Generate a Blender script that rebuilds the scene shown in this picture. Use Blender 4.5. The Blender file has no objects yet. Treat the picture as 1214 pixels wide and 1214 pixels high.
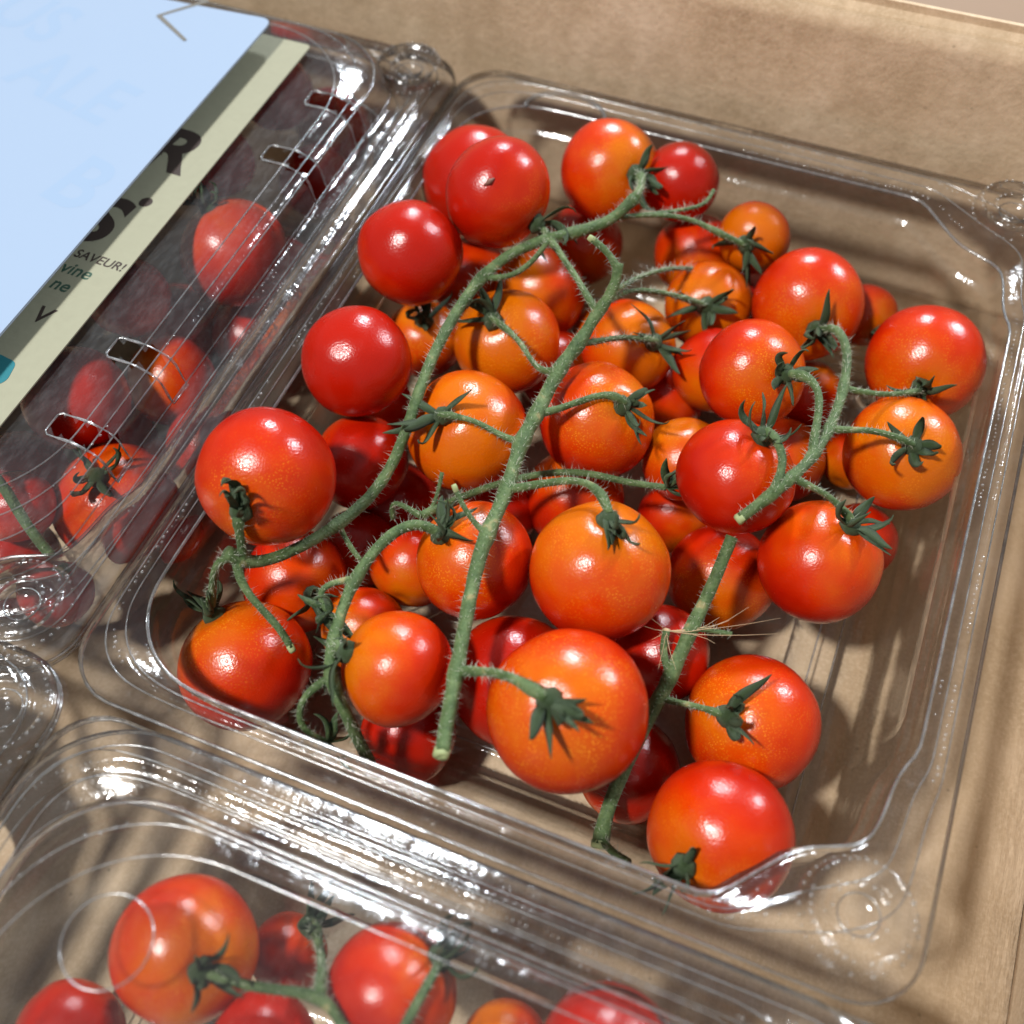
import bpy, bmesh, math, random
from mathutils import Vector, Matrix, noise

random.seed(11)
U = 0.01                      # everything below is written in centimetres; meshes are stored in metres
sc = bpy.context.scene
COL = sc.collection

# ------------------------------------------------------------------ camera
cam_d = bpy.data.cameras.new("camera")
cam = bpy.data.objects.new("camera", cam_d)
COL.objects.link(cam)
_R = [[0.92675017, 0.37528048, -0.01728274], [0.30542177, -0.77942607, -0.54700325], [-0.21875026, 0.50165683, -0.83695206]]
_m = Matrix(((_R[0][0], -_R[1][0], -_R[2][0]), (_R[0][1], -_R[1][1], -_R[2][1]), (_R[0][2], -_R[1][2], -_R[2][2]))).to_4x4()
_m.translation = Vector((3.1114162, -12.9351896, 16.5604668)) * U
cam.matrix_world = _m
cam_d.sensor_width = 36.0
cam_d.lens = 36.0 * 1321.095 / 1214.0
cam_d.clip_start = 0.005
cam_d.clip_end = 50
cam_d.dof.use_dof = True
cam_d.dof.focus_distance = 0.200
cam_d.dof.aperture_fstop = 13.5
sc.camera = cam

# ------------------------------------------------------------------ world: the dim, even light of the room
w = bpy.data.worlds.new("World")
sc.world = w
w.use_nodes = True
w.node_tree.nodes["Background"].inputs[0].default_value = (0.94, 0.97, 1.0, 1)
w.node_tree.nodes["Background"].inputs[1].default_value = 0.27

# ------------------------------------------------------------------ the three ceiling lamps mirrored in every fruit
def lamp(name, d, dist, watt, size, col):
    l = bpy.data.lights.new(name, 'AREA')
    l.shape = 'DISK'
    l.size = size
    l.energy = watt
    l.color = col
    o = bpy.data.objects.new(name, l)
    COL.objects.link(o)
    d = Vector(d).normalized()
    o.location = d * dist
    o.rotation_euler = (-d).to_track_quat('-Z', 'Y').to_euler()
lamp("ceiling_lamp", (-0.29, -0.42, 0.86), 1.30, 20.0, 0.12, (1.0, 0.975, 0.94))
lamp("ceiling_lamp", (-0.24, 0.76, 0.60), 1.50, 17.0, 0.15, (0.86, 0.93, 1.0))
lamp("ceiling_lamp", (0.47, 0.70, 0.54), 1.50, 15.0, 0.15, (0.86, 0.93, 1.0))

sc.view_settings.view_transform = 'Standard'
sc.view_settings.look = 'None'
sc.view_settings.exposure = 0.0
sc.view_settings.gamma = 1.0
sc.cycles.max_bounces = 14
sc.cycles.transparent_max_bounces = 40
sc.cycles.sample_clamp_indirect = 6.0
sc.cycles.caustics_refractive = False
sc.cycles.caustics_reflective = False

# ------------------------------------------------------------------ materials
class NT:
    def __init__(s, name):
        s.m = bpy.data.materials.new(name)
        s.m.use_nodes = True
        s.t = s.m.node_tree
        s.t.nodes.clear()
        s.out = s.t.nodes.new('ShaderNodeOutputMaterial')
    def n(s, typ, **kw):
        x = s.t.nodes.new(typ)
        for k, v in kw.items():
            if k.startswith('i_'):
                x.inputs[k[2:].replace('_', ' ')].default_value = v
            else:
                setattr(x, k, v)
        return x
    def l(s, a, b):
        s.t.links.new(a, b)
    def ramp(s, src, stops):
        r = s.n('ShaderNodeValToRGB')
        e = r.color_ramp.elements
        while len(e) < len(stops):
            e.new(0.5)
        for i, (p, c) in enumerate(stops):
            e[i].position = p
            e[i].color = (*c, 1) if len(c) == 3 else c
        s.l(src, r.inputs[0])
        return r.outputs[0]
    def mix(s, f, a, b, typ='MIX'):
        x = s.n('ShaderNodeMix', data_type='RGBA', blend_type=typ)
        for sock, v in ((x.inputs[0], f), (x.inputs[6], a), (x.inputs[7], b)):
            if isinstance(v, (int, float)):
                sock.default_value = v
            elif isinstance(v, tuple):
                sock.default_value = (*v, 1)
            else:
                s.l(v, sock)
        return x.outputs[2]
    def math(s, op, a, b=0.0, clamp=False):
        x = s.n('ShaderNodeMath', operation=op, use_clamp=clamp)
        for sock, v in ((x.inputs[0], a), (x.inputs[1], b)):
            if isinstance(v, (int, float)):
                sock.default_value = v
            else:
                s.l(v, sock)
        return x.outputs[0]
    def obj(s, scale=1.0):
        tc = s.n('ShaderNodeTexCoord')
        mp = s.n('ShaderNodeMapping')
        mp.inputs['Scale'].default_value = (scale,) * 3 if isinstance(scale, (int, float)) else scale
        s.l(tc.outputs['Object'], mp.inputs[0])
        return mp.outputs[0]
    def noise(s, vec, scale, detail=3, rough=.55, dist=0.0):
        x = s.n('ShaderNodeTexNoise')
        x.inputs['Scale'].default_value = scale
        x.inputs['Detail'].default_value = detail
        x.inputs['Roughness'].default_value = rough
        x.inputs['Distortion'].default_value = dist
        s.l(vec, x.inputs['Vector'])
        return x.outputs[0]
    def bump(s, h, strength, dist):
        b = s.n('ShaderNodeBump')
        b.inputs['Strength'].default_value = strength
        b.inputs['Distance'].default_value = dist
        s.l(h, b.inputs['Height'])
        return b.outputs[0]
    def end(s, sh):
        s.l(sh, s.out.inputs[0])
        return s.m

def mat_tomato():
    k = NT("tomato_skin")
    tc = k.n('ShaderNodeTexCoord')
    sep = k.n('ShaderNodeSeparateXYZ')
    k.l(tc.outputs['Object'], sep.inputs[0])
    at = k.n('ShaderNodeAttribute', attribute_type='OBJECT', attribute_name='ripeness')
    oi = k.n('ShaderNodeObjectInfo')
    add = k.n('ShaderNodeVectorMath', operation='ADD')
    mul = k.n('ShaderNodeVectorMath', operation='SCALE')
    k.l(oi.outputs['Random'], mul.inputs['Scale'])
    mul.inputs[0].default_value = (13.0, 7.0, 19.0)
    k.l(tc.outputs['Object'], add.inputs[0])
    k.l(mul.outputs[0], add.inputs[1])
    vec = add.outputs[0]                         # object space is in fruit radii
    big = k.noise(vec, 1.3, 2, .5)
    mid = k.noise(vec, 4.0, 3, .55)
    # 0 at the blossom end, 1 at the stalk; ripe fruit keeps only a small orange shoulder
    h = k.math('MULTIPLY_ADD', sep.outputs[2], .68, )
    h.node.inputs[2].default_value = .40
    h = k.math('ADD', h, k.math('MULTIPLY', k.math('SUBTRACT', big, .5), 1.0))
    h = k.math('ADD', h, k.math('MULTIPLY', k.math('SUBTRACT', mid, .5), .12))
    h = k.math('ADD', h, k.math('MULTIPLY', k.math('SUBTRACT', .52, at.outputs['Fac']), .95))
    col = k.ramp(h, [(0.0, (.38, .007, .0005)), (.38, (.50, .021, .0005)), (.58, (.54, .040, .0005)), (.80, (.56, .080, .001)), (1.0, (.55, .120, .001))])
    # golden speckles in the skin, denser near the stalk
    v = k.n('ShaderNodeTexVoronoi')
    v.inputs['Scale'].default_value = 27
    k.l(vec, v.inputs['Vector'])
    spot = k.ramp(v.outputs['Distance'], [(0.12, (1, 1, 1)), (.42, (0, 0, 0))])
    dens = k.ramp(k.noise(vec, 2.2, 2), [(.4, (.1, .1, .1)), (.7, (1, 1, 1))])
    sh = k.ramp(h, [(.3, (0, 0, 0)), (.75, (1, 1, 1))])
    f = k.math('MULTIPLY', k.math('MULTIPLY', k.math('MULTIPLY', spot, dens), sh), .9, True)
    f = k.math('MULTIPLY', f, k.ramp(oi.outputs['Random'], [(.2, (.25, .25, .25)), (.9, (1, 1, 1))]))
    col = k.mix(f, col, (.80, .31, .015))
    fine = k.noise(vec, 60, 2)
    col = k.mix(k.math('MULTIPLY', k.math('SUBTRACT', fine, .35), .35, True), col, (.40, .012, .004))
    p = k.n('ShaderNodeBsdfPrincipled')
    k.l(col, p.inputs['Base Color'])
    rough = k.ramp(k.noise(vec, 3.0, 3), [(.3, (.18, .18, .18)), (.75, (.30, .30, .30))])
    k.l(rough, p.inputs['Roughness'])
    p.inputs['Specular IOR Level'].default_value = .45
    p.inputs['Coat Weight'].default_value = 0
    p.inputs['Coat Roughness'].default_value = .12
    p.inputs['Subsurface Weight'].default_value = 0
    p.inputs['Subsurface Radius'].default_value = (1.0, .25, .08)
    p.inputs['Subsurface Scale'].default_value = .0025
    hb = k.math('ADD', k.math('MULTIPLY', v.outputs['Distance'], .25), k.noise(vec, 26, 3))
    k.l(k.bump(hb, .16, .0004), p.inputs['Normal'])
    return k.end(p.outputs[0])

def mat_green(name, lo, mid, hi, scale, dry=None, rough=.6):
    k = NT(name)
    vec = k.obj()
    n1 = k.noise(vec, scale, 4, .6)
    col = k.ramp(n1, [(.3, lo), (.52, mid), (.75, hi)])
    n2 = k.noise(vec, scale * 6, 3, .6)
    col = k.mix(k.math('MULTIPLY', k.math('SUBTRACT', n2, .45), 1.4, True), col, hi)
    if dry:
        n3 = k.noise(vec, scale * .7 + 90, 2)
        col = k.mix(k.ramp(n3, [(.66, (0, 0, 0)), (.74, (.7, .7, .7))]), col, dry)
    p = k.n('ShaderNodeBsdfPrincipled')
    k.l(col, p.inputs['Base Color'])
    p.inputs['Roughness'].default_value = rough
    p.inputs['Specular IOR Level'].default_value = .35
    p.inputs['Sheen Weight'].default_value = .10
    p.inputs['Sheen Roughness'].default_value = .5
    p.inputs['Sheen Tint'].default_value = (.8, .95, .8, 1)
    k.l(k.bump(n2, .7, .0004), p.inputs['Normal'])
    return k.end(p.outputs[0])

def mat_plain(name, col, rough=.5, var=.12, scale=200, bump=.1):
    k = NT(name)
    vec = k.obj()
    n1 = k.noise(vec, scale, 4)
    c = k.mix(k.math('MULTIPLY', n1, var * 2, True), col, tuple(x * .6 for x in col))
    p = k.n('ShaderNodeBsdfPrincipled')
    k.l(c, p.inputs['Base Color'])
    p.inputs['Roughness'].default_value = rough
    k.l(k.bump(n1, bump, .0003), p.inputs['Normal'])
    return k.end(p.outputs[0])

def mat_plastic(name, ior=1.52, gain=.92, rough=.085, tint=(.995, .997, .995), bump=.3, haze=.02):
    """one thin sheet of clear PET: lets light straight through, mirrors by the Fresnel law, faint scuffs plus a painted-in pale veil"""
    k = NT(name)
    vec = k.obj()
    n1 = k.noise(vec, 90, 2, .5)
    n2 = k.noise(vec, 420, 3, .55)
    n3 = k.noise(k.obj((1, .12, 1)), 900, 2)
    hgt = k.math('ADD', k.math('MULTIPLY', n1, 1.0), k.math('MULTIPLY', n2, .35))
    hgt = k.math('ADD', hgt, k.math('MULTIPLY', n3, .10))
    nrm = k.bump(hgt, bump, .0012)
    fr = k.n('ShaderNodeFresnel')
    fr.inputs['IOR'].default_value = ior
    k.l(nrm, fr.inputs['Normal'])
    fac = k.math('MULTIPLY', fr.outputs[0], gain, True)
    tr = k.n('ShaderNodeBsdfTransparent')
    lw = k.n('ShaderNodeLayerWeight')
    lw.inputs['Blend'].default_value = .35
    k.l(k.mix(k.math('POWER', lw.outputs['Facing'], 2.5), tint, tuple(x * .88 for x in tint)), tr.inputs[0])
    gl = k.n('ShaderNodeBsdfGlossy')
    gl.inputs['Color'].default_value = (.98, .99, 1, 1)
    rg = k.ramp(n2, [(.35, (rough,) * 3), (.8, (rough * 2.2,) * 3)])
    k.l(rg, gl.inputs['Roughness'])
    k.l(nrm, gl.inputs['Normal'])
    m1 = k.n('ShaderNodeMixShader')
    k.l(fac, m1.inputs[0]); k.l(tr.outputs[0], m1.inputs[1]); k.l(gl.outputs[0], m1.inputs[2])
    df = k.n('ShaderNodeBsdfDiffuse')
    df.inputs[0].default_value = (.8, .82, .84, 1)
    scuff_veil = k.ramp(k.noise(k.obj((1, .35, 1)), 700, 5, .7), [(.45, (haze * .6,) * 3), (.75, (haze * 1.8,) * 3)])
    m2 = k.n('ShaderNodeMixShader')
    k.l(scuff_veil, m2.inputs[0]); k.l(m1.outputs[0], m2.inputs[1]); k.l(df.outputs[0], m2.inputs[2])
    return k.end(m2.outputs[0])

def mat_card(name, c0, c1, c2):
    k = NT(name)
    vec = k.obj()
    a = k.noise(vec, 30, 5, .65)
    b = k.noise(k.obj((1, .18, 1)), 420, 4, .65)
    c = k.noise(vec, 1400, 2)
    col = k.ramp(a, [(.28, c0), (.5, c1), (.75, c2)])
    col = k.mix(k.math('MULTIPLY', k.math('SUBTRACT', b, .42), 1.5, True), col, c0)
    col = k.mix(k.math('MULTIPLY', k.math('SUBTRACT', c, .42), 1.5, True), col, c2)
    st = k.noise(k.obj((1, .03, 1)), 110, 3, .6)  # long bands of light and dark shading painted into the board colour
    col = k.mix(k.math('MULTIPLY', k.math('SUBTRACT', st, .46), 1.7, True), col, c0)
    v = k.n('ShaderNodeTexVoronoi')
    v.inputs['Scale'].default_value = 190
    k.l(vec, v.inputs['Vector'])
    sp = k.ramp(v.outputs['Distance'], [(.0, (1, 1, 1)), (.09, (0, 0, 0))])
    sel = k.ramp(v.outputs['Color'], [(.58, (0, 0, 0)), (.60, (1, 1, 1))])
    col = k.mix(k.math('MULTIPLY', k.math('MULTIPLY', sp, sel), .6), col, tuple(x * .35 for x in c0))
    wv = k.n('ShaderNodeTexWave', wave_type='BANDS', bands_direction='X')
    wv.inputs['Scale'].default_value = 48
    wv.inputs['Distortion'].default_value = .6
    wv.inputs['Detail'].default_value = 1
    k.l(vec, wv.inputs[0])
    p = k.n('ShaderNodeBsdfPrincipled')
    k.l(col, p.inputs['Base Color'])
    p.inputs['Roughness'].default_value = .72
    p.inputs['Specular IOR Level'].default_value = .3
    hh = k.math('ADD', k.math('MULTIPLY', wv.outputs[0], .2), k.math('ADD', k.math('MULTIPLY', b, .5), k.math('MULTIPLY', a, 2.0)))
    k.l(k.bump(hh, .35, .0012), p.inputs['Normal'])
    return k.end(p.outputs[0])

M = dict(
    tomato=mat_tomato(),
    stem=mat_green("tomato_stem_green", (.026, .056, .014), (.062, .108, .033), (.15, .205, .085), 330, dry=(.30, .25, .11)),
    sepal=mat_green("sepal_green", (.009, .021, .006), (.027, .055, .016), (.10, .145, .052), 320),
    hair=mat_plain("stem_hair", (.42, .44, .34), .5),
    cut=mat_plain("cut_stem_end", (.36, .42, .19), .7, .5, 900),
    scar=mat_plain("brown_scar", (.22, .10, .07), .7, .3, 900),
    straw=mat_plain("dry_flower", (.52, .38, .22), .6),
    plastic=mat_plastic("clear_plastic", haze=.012),
    lid=mat_plastic("clear_lid_plastic", ior=1.55, gain=1.08, rough=.085, tint=(.995, .997, .995), haze=.008, bump=.34),
    veiled_lid=mat_plastic("veiled_lid_plastic", ior=1.55, gain=1.15, rough=.085, tint=(.995, .997, .995), haze=.026, bump=.34),  # left lid: milky diffuse veil painted in for the ceiling's reflection
    edge=mat_plastic("plastic_edge", ior=1.7, gain=1.5, rough=.12, tint=(.9, .91, .91), haze=.09, bump=.1),  # pale diffuse haze paints highlight lines along rims and ridges
    card=mat_card("cardboard", (.40, .285, .17), (.56, .415, .27), (.69, .54, .38)),
    label=mat_plain("cream_label", (.29, .285, .20), .8, .15, 500, .25),
    ink=mat_plain("dark_brown_ink", (.035, .022, .017), .7),
    green_ink=mat_plain("dark_green_ink", (.03, .075, .05), .7),
    teal=mat_plain("teal_print", (.02, .16, .19), .5),
    sign=mat_plain("pale_blue_card", (.28, .36, .48), .35, .02, 60, .02),
    sign_print=mat_plain("faint_blue_print", (.262, .352, .482), .35, .02, 60, .02),
    pen=mat_plain("grey_pen", (.14, .13, .11), .6),
    table=mat_plain("table_brown", (.28, .18, .11), .6, .25, 30),
)

# ------------------------------------------------------------------ helpers
def mesh_obj(name, verts, faces, mat, parent=None, smooth=True, loc=None):
    me = bpy.data.meshes.new(name)
    me.from_pydata([(v[0] * U, v[1] * U, v[2] * U) for v in verts], [], faces)
    me.materials.append(mat)
    if smooth:
        me.polygons.foreach_set("use_smooth", [True] * len(me.polygons))
    o = bpy.data.objects.new(name, me)
    COL.objects.link(o)
    if parent:
        o.parent = parent
    if loc:
        o.location = Vector(loc) * U
    return o

def tag(o, label=None, cat=None, group=None, kind=None):
    for k, v in (('label', label), ('category', cat), ('group', group), ('kind', kind)):
        if v:
            o[k] = v
    return o

def empty(name, loc=(0, 0, 0)):
    o = bpy.data.objects.new(name, None)
    o.empty_display_size = .01
    COL.objects.link(o)
    o.location = Vector(loc) * U
    return o

def tube(pts, rad, n=10, cap=True, closed=False, wob=0.0, V=None, F=None):
    V = [] if V is None else V
    F = [] if F is None else F
    pts = [Vector(p) for p in pts]
    N = len(pts)
    base = len(V)
    up = None
    for i, p in enumerate(pts):
        if closed:
            t = pts[(i + 1) % N] - pts[i - 1]
        else:
            t = pts[min(i + 1, N - 1)] - pts[max(i - 1, 0)]
        if t.length < 1e-9:
            t = Vector((0, 0, 1))
        t.normalize()
        if up is None:
            up = t.orthogonal().normalized()
        up = (up - t * up.dot(t))
        up = up.normalized() if up.length > 1e-6 else t.orthogonal().normalized()
        b = t.cross(up)
        r = rad[i] if isinstance(rad, (list, tuple)) else rad
        for j in range(n):
            a = 2 * math.pi * j / n
            rr = r
            if wob:
                rr *= 1 + wob * noise.noise(p * 4 + Vector((math.cos(a), math.sin(a), 3.1)))
            V.append(p + up * (math.cos(a) * rr) + b * (math.sin(a) * rr))
    for i in range(N if closed else N - 1):
        a0 = base + i * n
        a1 = base + ((i + 1) % N) * n
        for j in range(n):
            k = (j + 1) % n
            F.append((a0 + j, a0 + k, a1 + k, a1 + j))
    if cap and not closed:
        F.append(tuple(base + j for j in reversed(range(n))))
        F.append(tuple(base + (N - 1) * n + j for j in range(n)))
    return V, F

def smooth_pts(P, k):
    P = [Vector(p) for p in P]
    for _ in range(k):
        P = [P[0]] + [(P[i - 1] + P[i] * 2 + P[i + 1]) / 4 for i in range(1, len(P) - 1)] + [P[-1]]
    return P

# ------------------------------------------------------------------ measured places, centimetres
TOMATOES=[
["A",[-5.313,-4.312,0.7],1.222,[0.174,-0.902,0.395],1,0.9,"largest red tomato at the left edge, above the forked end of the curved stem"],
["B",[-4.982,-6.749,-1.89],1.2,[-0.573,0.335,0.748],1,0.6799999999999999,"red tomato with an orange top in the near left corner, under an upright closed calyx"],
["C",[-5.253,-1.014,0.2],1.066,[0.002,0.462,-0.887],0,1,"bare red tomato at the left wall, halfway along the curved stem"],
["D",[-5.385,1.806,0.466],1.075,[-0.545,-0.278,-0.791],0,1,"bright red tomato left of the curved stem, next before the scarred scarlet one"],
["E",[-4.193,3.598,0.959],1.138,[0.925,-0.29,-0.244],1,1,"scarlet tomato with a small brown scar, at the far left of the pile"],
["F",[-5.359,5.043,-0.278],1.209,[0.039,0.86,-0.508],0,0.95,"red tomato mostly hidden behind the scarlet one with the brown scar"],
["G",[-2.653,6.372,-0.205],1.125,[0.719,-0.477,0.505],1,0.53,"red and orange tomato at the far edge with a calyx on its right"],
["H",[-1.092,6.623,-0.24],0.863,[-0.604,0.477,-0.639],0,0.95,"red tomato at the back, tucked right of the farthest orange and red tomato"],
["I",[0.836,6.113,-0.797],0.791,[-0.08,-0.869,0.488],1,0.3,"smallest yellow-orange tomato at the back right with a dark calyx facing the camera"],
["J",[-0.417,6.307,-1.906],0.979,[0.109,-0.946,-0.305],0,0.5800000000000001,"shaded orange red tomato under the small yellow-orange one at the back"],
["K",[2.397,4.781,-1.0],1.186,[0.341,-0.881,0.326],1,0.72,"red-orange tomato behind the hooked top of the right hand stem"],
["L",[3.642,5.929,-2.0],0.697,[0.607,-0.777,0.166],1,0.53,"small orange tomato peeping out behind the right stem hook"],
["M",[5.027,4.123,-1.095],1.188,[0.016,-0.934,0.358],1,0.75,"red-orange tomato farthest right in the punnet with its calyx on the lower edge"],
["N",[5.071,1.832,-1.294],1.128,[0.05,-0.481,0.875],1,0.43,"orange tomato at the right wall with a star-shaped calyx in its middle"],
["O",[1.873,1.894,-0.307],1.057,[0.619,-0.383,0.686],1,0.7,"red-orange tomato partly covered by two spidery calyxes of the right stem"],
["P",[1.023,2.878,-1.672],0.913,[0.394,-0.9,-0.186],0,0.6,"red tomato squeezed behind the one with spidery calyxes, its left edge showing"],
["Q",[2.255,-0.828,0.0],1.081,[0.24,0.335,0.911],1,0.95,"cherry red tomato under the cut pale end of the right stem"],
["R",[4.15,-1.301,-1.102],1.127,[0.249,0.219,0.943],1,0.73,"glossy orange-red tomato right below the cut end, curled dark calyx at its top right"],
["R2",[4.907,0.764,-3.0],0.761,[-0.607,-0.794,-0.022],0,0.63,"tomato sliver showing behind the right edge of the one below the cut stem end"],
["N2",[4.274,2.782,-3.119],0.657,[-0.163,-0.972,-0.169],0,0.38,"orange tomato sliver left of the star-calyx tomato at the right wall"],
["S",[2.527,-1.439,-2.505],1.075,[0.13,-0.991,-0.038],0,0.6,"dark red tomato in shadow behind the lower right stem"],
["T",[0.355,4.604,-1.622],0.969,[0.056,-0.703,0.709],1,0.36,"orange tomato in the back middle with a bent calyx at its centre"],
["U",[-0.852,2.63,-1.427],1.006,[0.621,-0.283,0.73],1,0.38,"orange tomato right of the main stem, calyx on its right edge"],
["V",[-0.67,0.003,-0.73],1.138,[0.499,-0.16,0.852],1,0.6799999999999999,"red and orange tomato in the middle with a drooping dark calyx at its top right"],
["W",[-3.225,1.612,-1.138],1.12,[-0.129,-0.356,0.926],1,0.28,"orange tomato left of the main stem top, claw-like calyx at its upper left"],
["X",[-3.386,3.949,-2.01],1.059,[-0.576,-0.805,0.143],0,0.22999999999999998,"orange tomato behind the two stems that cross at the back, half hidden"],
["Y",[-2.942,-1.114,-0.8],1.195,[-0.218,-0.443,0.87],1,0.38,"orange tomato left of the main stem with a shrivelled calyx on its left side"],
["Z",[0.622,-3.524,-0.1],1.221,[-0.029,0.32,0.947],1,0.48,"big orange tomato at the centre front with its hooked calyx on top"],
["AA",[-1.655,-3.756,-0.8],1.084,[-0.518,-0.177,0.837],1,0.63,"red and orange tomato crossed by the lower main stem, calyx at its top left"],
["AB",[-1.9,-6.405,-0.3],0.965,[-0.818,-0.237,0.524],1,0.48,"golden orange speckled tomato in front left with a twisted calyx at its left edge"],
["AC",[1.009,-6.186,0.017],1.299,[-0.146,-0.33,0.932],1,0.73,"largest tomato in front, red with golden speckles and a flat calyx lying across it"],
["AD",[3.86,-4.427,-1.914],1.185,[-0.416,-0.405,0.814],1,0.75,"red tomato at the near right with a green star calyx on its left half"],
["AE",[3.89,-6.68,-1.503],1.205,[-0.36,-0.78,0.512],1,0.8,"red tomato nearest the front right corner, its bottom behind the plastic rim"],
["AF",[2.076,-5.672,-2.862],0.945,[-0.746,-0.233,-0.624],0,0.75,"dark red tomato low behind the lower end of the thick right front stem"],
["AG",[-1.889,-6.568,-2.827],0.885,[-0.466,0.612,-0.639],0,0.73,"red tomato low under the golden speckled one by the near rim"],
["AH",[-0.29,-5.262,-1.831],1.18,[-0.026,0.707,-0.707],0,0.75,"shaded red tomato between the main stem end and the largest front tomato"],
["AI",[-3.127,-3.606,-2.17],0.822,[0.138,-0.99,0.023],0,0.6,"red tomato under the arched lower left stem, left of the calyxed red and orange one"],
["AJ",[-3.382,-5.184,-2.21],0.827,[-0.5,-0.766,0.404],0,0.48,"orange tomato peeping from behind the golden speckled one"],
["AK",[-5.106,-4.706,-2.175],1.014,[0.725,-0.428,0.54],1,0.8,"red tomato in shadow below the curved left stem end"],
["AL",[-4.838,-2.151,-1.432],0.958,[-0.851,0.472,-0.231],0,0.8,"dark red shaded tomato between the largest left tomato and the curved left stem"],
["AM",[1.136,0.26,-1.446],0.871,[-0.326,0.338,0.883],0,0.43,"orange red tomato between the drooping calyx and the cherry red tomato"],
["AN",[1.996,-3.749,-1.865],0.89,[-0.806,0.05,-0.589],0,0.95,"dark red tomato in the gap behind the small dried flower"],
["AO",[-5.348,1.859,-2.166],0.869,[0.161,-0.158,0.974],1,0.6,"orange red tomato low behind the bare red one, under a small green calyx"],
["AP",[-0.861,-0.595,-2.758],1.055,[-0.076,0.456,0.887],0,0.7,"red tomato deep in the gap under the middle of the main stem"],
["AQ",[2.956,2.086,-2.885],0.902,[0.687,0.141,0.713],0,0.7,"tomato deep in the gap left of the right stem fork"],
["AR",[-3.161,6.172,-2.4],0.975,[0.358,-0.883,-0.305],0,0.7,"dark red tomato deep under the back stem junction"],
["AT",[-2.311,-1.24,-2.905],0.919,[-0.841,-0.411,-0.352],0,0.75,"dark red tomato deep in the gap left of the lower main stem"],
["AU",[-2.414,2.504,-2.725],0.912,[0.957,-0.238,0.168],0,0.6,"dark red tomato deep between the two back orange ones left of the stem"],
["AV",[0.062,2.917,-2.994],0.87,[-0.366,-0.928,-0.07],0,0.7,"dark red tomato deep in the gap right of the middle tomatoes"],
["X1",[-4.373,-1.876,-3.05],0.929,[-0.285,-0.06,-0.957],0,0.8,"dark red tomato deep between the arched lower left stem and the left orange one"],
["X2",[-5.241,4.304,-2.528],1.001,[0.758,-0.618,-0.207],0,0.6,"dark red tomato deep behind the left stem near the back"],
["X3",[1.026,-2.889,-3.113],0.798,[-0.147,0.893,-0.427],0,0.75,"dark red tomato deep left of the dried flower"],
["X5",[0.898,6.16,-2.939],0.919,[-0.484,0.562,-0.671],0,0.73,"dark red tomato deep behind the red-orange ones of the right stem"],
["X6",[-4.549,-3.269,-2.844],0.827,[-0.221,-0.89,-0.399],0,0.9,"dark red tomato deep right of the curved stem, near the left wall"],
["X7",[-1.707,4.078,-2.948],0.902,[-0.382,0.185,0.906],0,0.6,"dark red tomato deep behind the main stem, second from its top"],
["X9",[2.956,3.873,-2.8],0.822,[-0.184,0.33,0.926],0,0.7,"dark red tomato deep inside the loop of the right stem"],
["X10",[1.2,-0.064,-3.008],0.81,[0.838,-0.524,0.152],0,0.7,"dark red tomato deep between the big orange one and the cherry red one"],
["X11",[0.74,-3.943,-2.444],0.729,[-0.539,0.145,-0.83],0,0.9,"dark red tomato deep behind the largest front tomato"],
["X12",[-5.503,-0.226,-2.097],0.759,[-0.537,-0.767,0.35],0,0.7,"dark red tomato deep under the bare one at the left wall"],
["BA",[-2.972,-11.53,-0.639],1.07,[0.615,-0.215,0.759],1,0.6,"red-orange tomato under the front lid with a dark calyx on its lower right"],
["BB",[-4.215,-13.164,-1.4],0.825,[0.065,0.891,-0.449],0,0.85,"red tomato at the front left corner of the photo, cut by the frame"],
["BC",[-1.85,-10.875,-1.8],0.622,[0.369,0.704,0.606],1,0.9,"brownish red tomato behind the front lid under a raised curled sepal"],
["BD",[0.09,-10.89,-0.7],0.953,[0.578,0.647,0.497],1,0.8,"red tomato in the middle of the front punnet with a calyx on its right"],
["BE",[1.81,-10.859,-1.6],0.663,[-0.823,0.111,0.558],0,0.53,"orange tomato low in the front punnet at the frame edge"],
["BF",[3.282,-10.562,-0.5],0.97,[-0.17,-0.198,-0.965],0,1,"big red tomato at the front edge of the photo right of the low orange one"],
["BG",[-1.335,-12.229,-0.87],0.771,[0.427,-0.849,-0.311],0,0.95,"red tomato under the thin stem of the front punnet at the frame edge"],
["LA",[-8.784,-4.84,-1.316],1.195,[0.07,-0.109,0.992],1,0.9,"bright red tomato under the left lid with a spread dark calyx, nearest the corner button"],
["LB",[-9.401,1.232,-0.4],1.165,[-0.416,0.129,0.9],1,0.9,"red tomato under the left lid in line with the large printed letters"],
["LC",[-10.556,-0.963,-0.05],0.867,[-0.064,-0.807,-0.587],0,0.8,"dusky red tomato at the label edge beside the small printed words"],
["LD",[-10.189,-3.503,-0.25],1.019,[-0.619,0.701,-0.355],0,0.75,"hazy red tomato under the left lid between the two near vent slots"],
["LE",[-11.595,4.011,-0.7],0.911,[-0.012,-0.667,-0.745],0,0.9,"dark red tomato under the left lid below the far vent slots"],
["LF",[-10.329,-6.499,-1.943],0.984,[-0.836,-0.473,-0.277],0,0.9,"red tomato at the left frame edge under the near corner of the left lid"],
["LG",[-9.508,-1.673,-1.489],0.961,[-0.426,-0.768,0.479],0,0.6,"dull orange red tomato under the left lid shoulder, right of the near vents"],
["LH",[-11.616,-4.483,-2.2],0.912,[0.483,-0.54,-0.689],0,0.9,"dark red tomato low under the label corner in the left punnet"],
["LI",[-8.611,-4.24,-3.053],0.777,[0.06,-0.703,-0.709],0,0.9,"dark red tomato at the left punnet wall right of the spread calyx"],
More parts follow.
